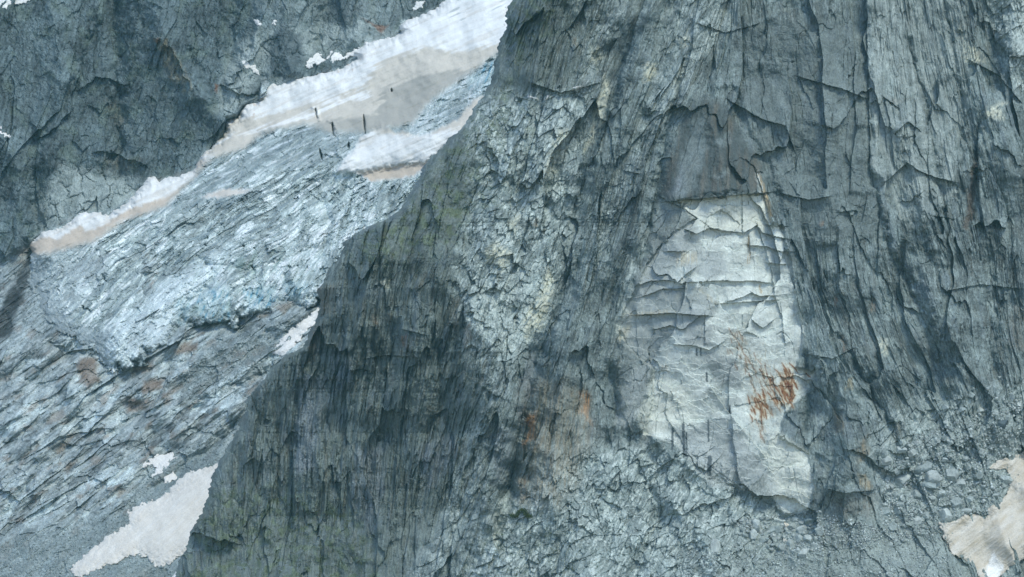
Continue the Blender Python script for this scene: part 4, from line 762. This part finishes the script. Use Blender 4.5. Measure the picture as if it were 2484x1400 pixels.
def foliage(name, C, size, cols, seed, n_per, parent=None, spread=1.0):
    rg_ = np.random.default_rng(seed); n = len(C) * n_per
    base = np.repeat(C, n_per, 0) + rg_.normal(size=(n, 3)) * (np.array([.55, .35, .35]) * spread)
    d1 = rg_.normal(size=(n, 3)) * .6 + np.array([0, -.2, .8]); d1 /= np.linalg.norm(d1, axis=1)[:, None]
    d2 = np.cross(d1, rg_.normal(size=(n, 3))); d2 /= np.linalg.norm(d2, axis=1)[:, None]
    L_ = size * rg_.uniform(.6, 1.3, (n, 1)); W_ = L_ * .28
    P = np.stack([base - d2 * W_ * .4, base + d1 * L_ * .5 + d2 * W_ * .1 + d2 * W_, base + d1 * L_, base + d1 * L_ * .5 - d2 * W_], 1).reshape(-1, 3).astype(F)
    q = np.arange(n * 4, dtype=np.int32).reshape(-1, 4); A = np.array(cols[0]) + (np.array(cols[1]) - np.array(cols[0])) * rg_.random((n, 1)); A = np.repeat(A[:, None], 4, 1).reshape(-1, 3)
    me = bpy.data.meshes.new(name); me.vertices.add(len(P)); me.vertices.foreach_set('co', P.ravel()); me.loops.add(q.size); me.loops.foreach_set('vertex_index', q.ravel())
    me.polygons.add(len(q)); me.polygons.foreach_set('loop_start', np.arange(0, q.size, 4, dtype=np.int32)); me.polygons.foreach_set('loop_total', np.full(len(q), 4, np.int32)); me.update(calc_edges=True)
    at = me.attributes.new('albedo', 'FLOAT_COLOR', 'POINT'); C4 = np.ones((len(P), 4), F); C4[:, :3] = A; at.data.foreach_set('color', C4.ravel())
    me.materials.append(M_LEAF); o = bpy.data.objects.new(name, me); col.objects.link(o)
    if parent: o.parent = parent
    return o
M_LEAF = mat_rock('foliage', .7, .2, .2)
def on_front(u, v, lift=.2):
    y = front_depth(u, v, 1) - lift; k = (D + y) / D
    return ((u - 1242) * S * k, y, (700 - v) * S * k)
rt = np.random.default_rng(91); CC = []
for area, n in (([(860, 575), (960, 535), (1060, 400), (1160, 270), (1240, 200), (1240, 330), (1140, 520), (1000, 620), (860, 630)], 900), ([(430, 1420), (480, 1270), (540, 1190), (700, 1200), (880, 1260), (880, 1350), (960, 1430)], 1100), ([(1225, 20), (1330, 0), (1290, 120), (1215, 230)], 200), ([(1240, 1235), (1400, 1290), (1500, 1420), (1100, 1420)], 260)):
    xs = [p[0] for p in area]; ys = [p[1] for p in area]
    u = rt.uniform(min(xs), max(xs), n * 4).astype(F); v = rt.uniform(min(ys), max(ys), n * 4).astype(F)
    k = (poly_sd(u, v, area, 5) > 0) & (fbm(u / 26, v / 26, 3, 92) > -.02)
    CC += [on_front(a, b) for a, b in zip(u[k][:n], v[k][:n])]
tag(foliage('grass', np.array(CC), .75, ((.05, .075, .03), (.14, .165, .075)), 93, 5), 'sparse green grass tufts on the ledges of the dark ridge', 'grass', 'stuff')
sc_ = np.array([on_front(1240 + 50 * a, 1249 + 7 * math.sin(a * 9) - 4 * math.sin(a * 3), .8) for a in rt.random(90)])
tag(foliage('shrub', sc_, 1.1, ((.035, .06, .02), (.09, .12, .045)), 94, 9, None, 1.6), 'low dark green shrub on a ledge under the orange-stained slab', 'shrub')

# ================================================================== HAZE between the camera and the mountain
bpy.ops.mesh.primitive_cube_add(size=1); hz = bpy.context.object; hz.name = 'haze'
zmin = min(float(world_pts(U_, V_, Y_)[..., 2].min()) for U_, V_, Y_ in (BG, FR)) - 1; zmax = max(float(world_pts(U_, V_, Y_)[..., 2].max()) for U_, V_, Y_ in (BG, FR)) + 12
hz.scale = (2400, 5200, zmax - zmin); hz.location = (0, -3100 + 2600, (zmin + zmax) / 2)
hm = bpy.data.materials.new('haze'); hm.use_nodes = True; hn = hm.node_tree; hn.nodes.remove(hn.nodes['Principled BSDF'])
pv = hn.nodes.new('ShaderNodeVolumePrincipled'); pv.inputs['Color'].default_value = (.36, .92, 1, 1); pv.inputs['Density'].default_value = 1.45e-5; pv.inputs['Anisotropy'].default_value = 0
hn.links.new(pv.outputs[0], hn.nodes['Material Output'].inputs['Volume']); hz.data.materials.append(hm)
tag(hz, 'thin blue haze over the whole mountain', 'haze', 'stuff')
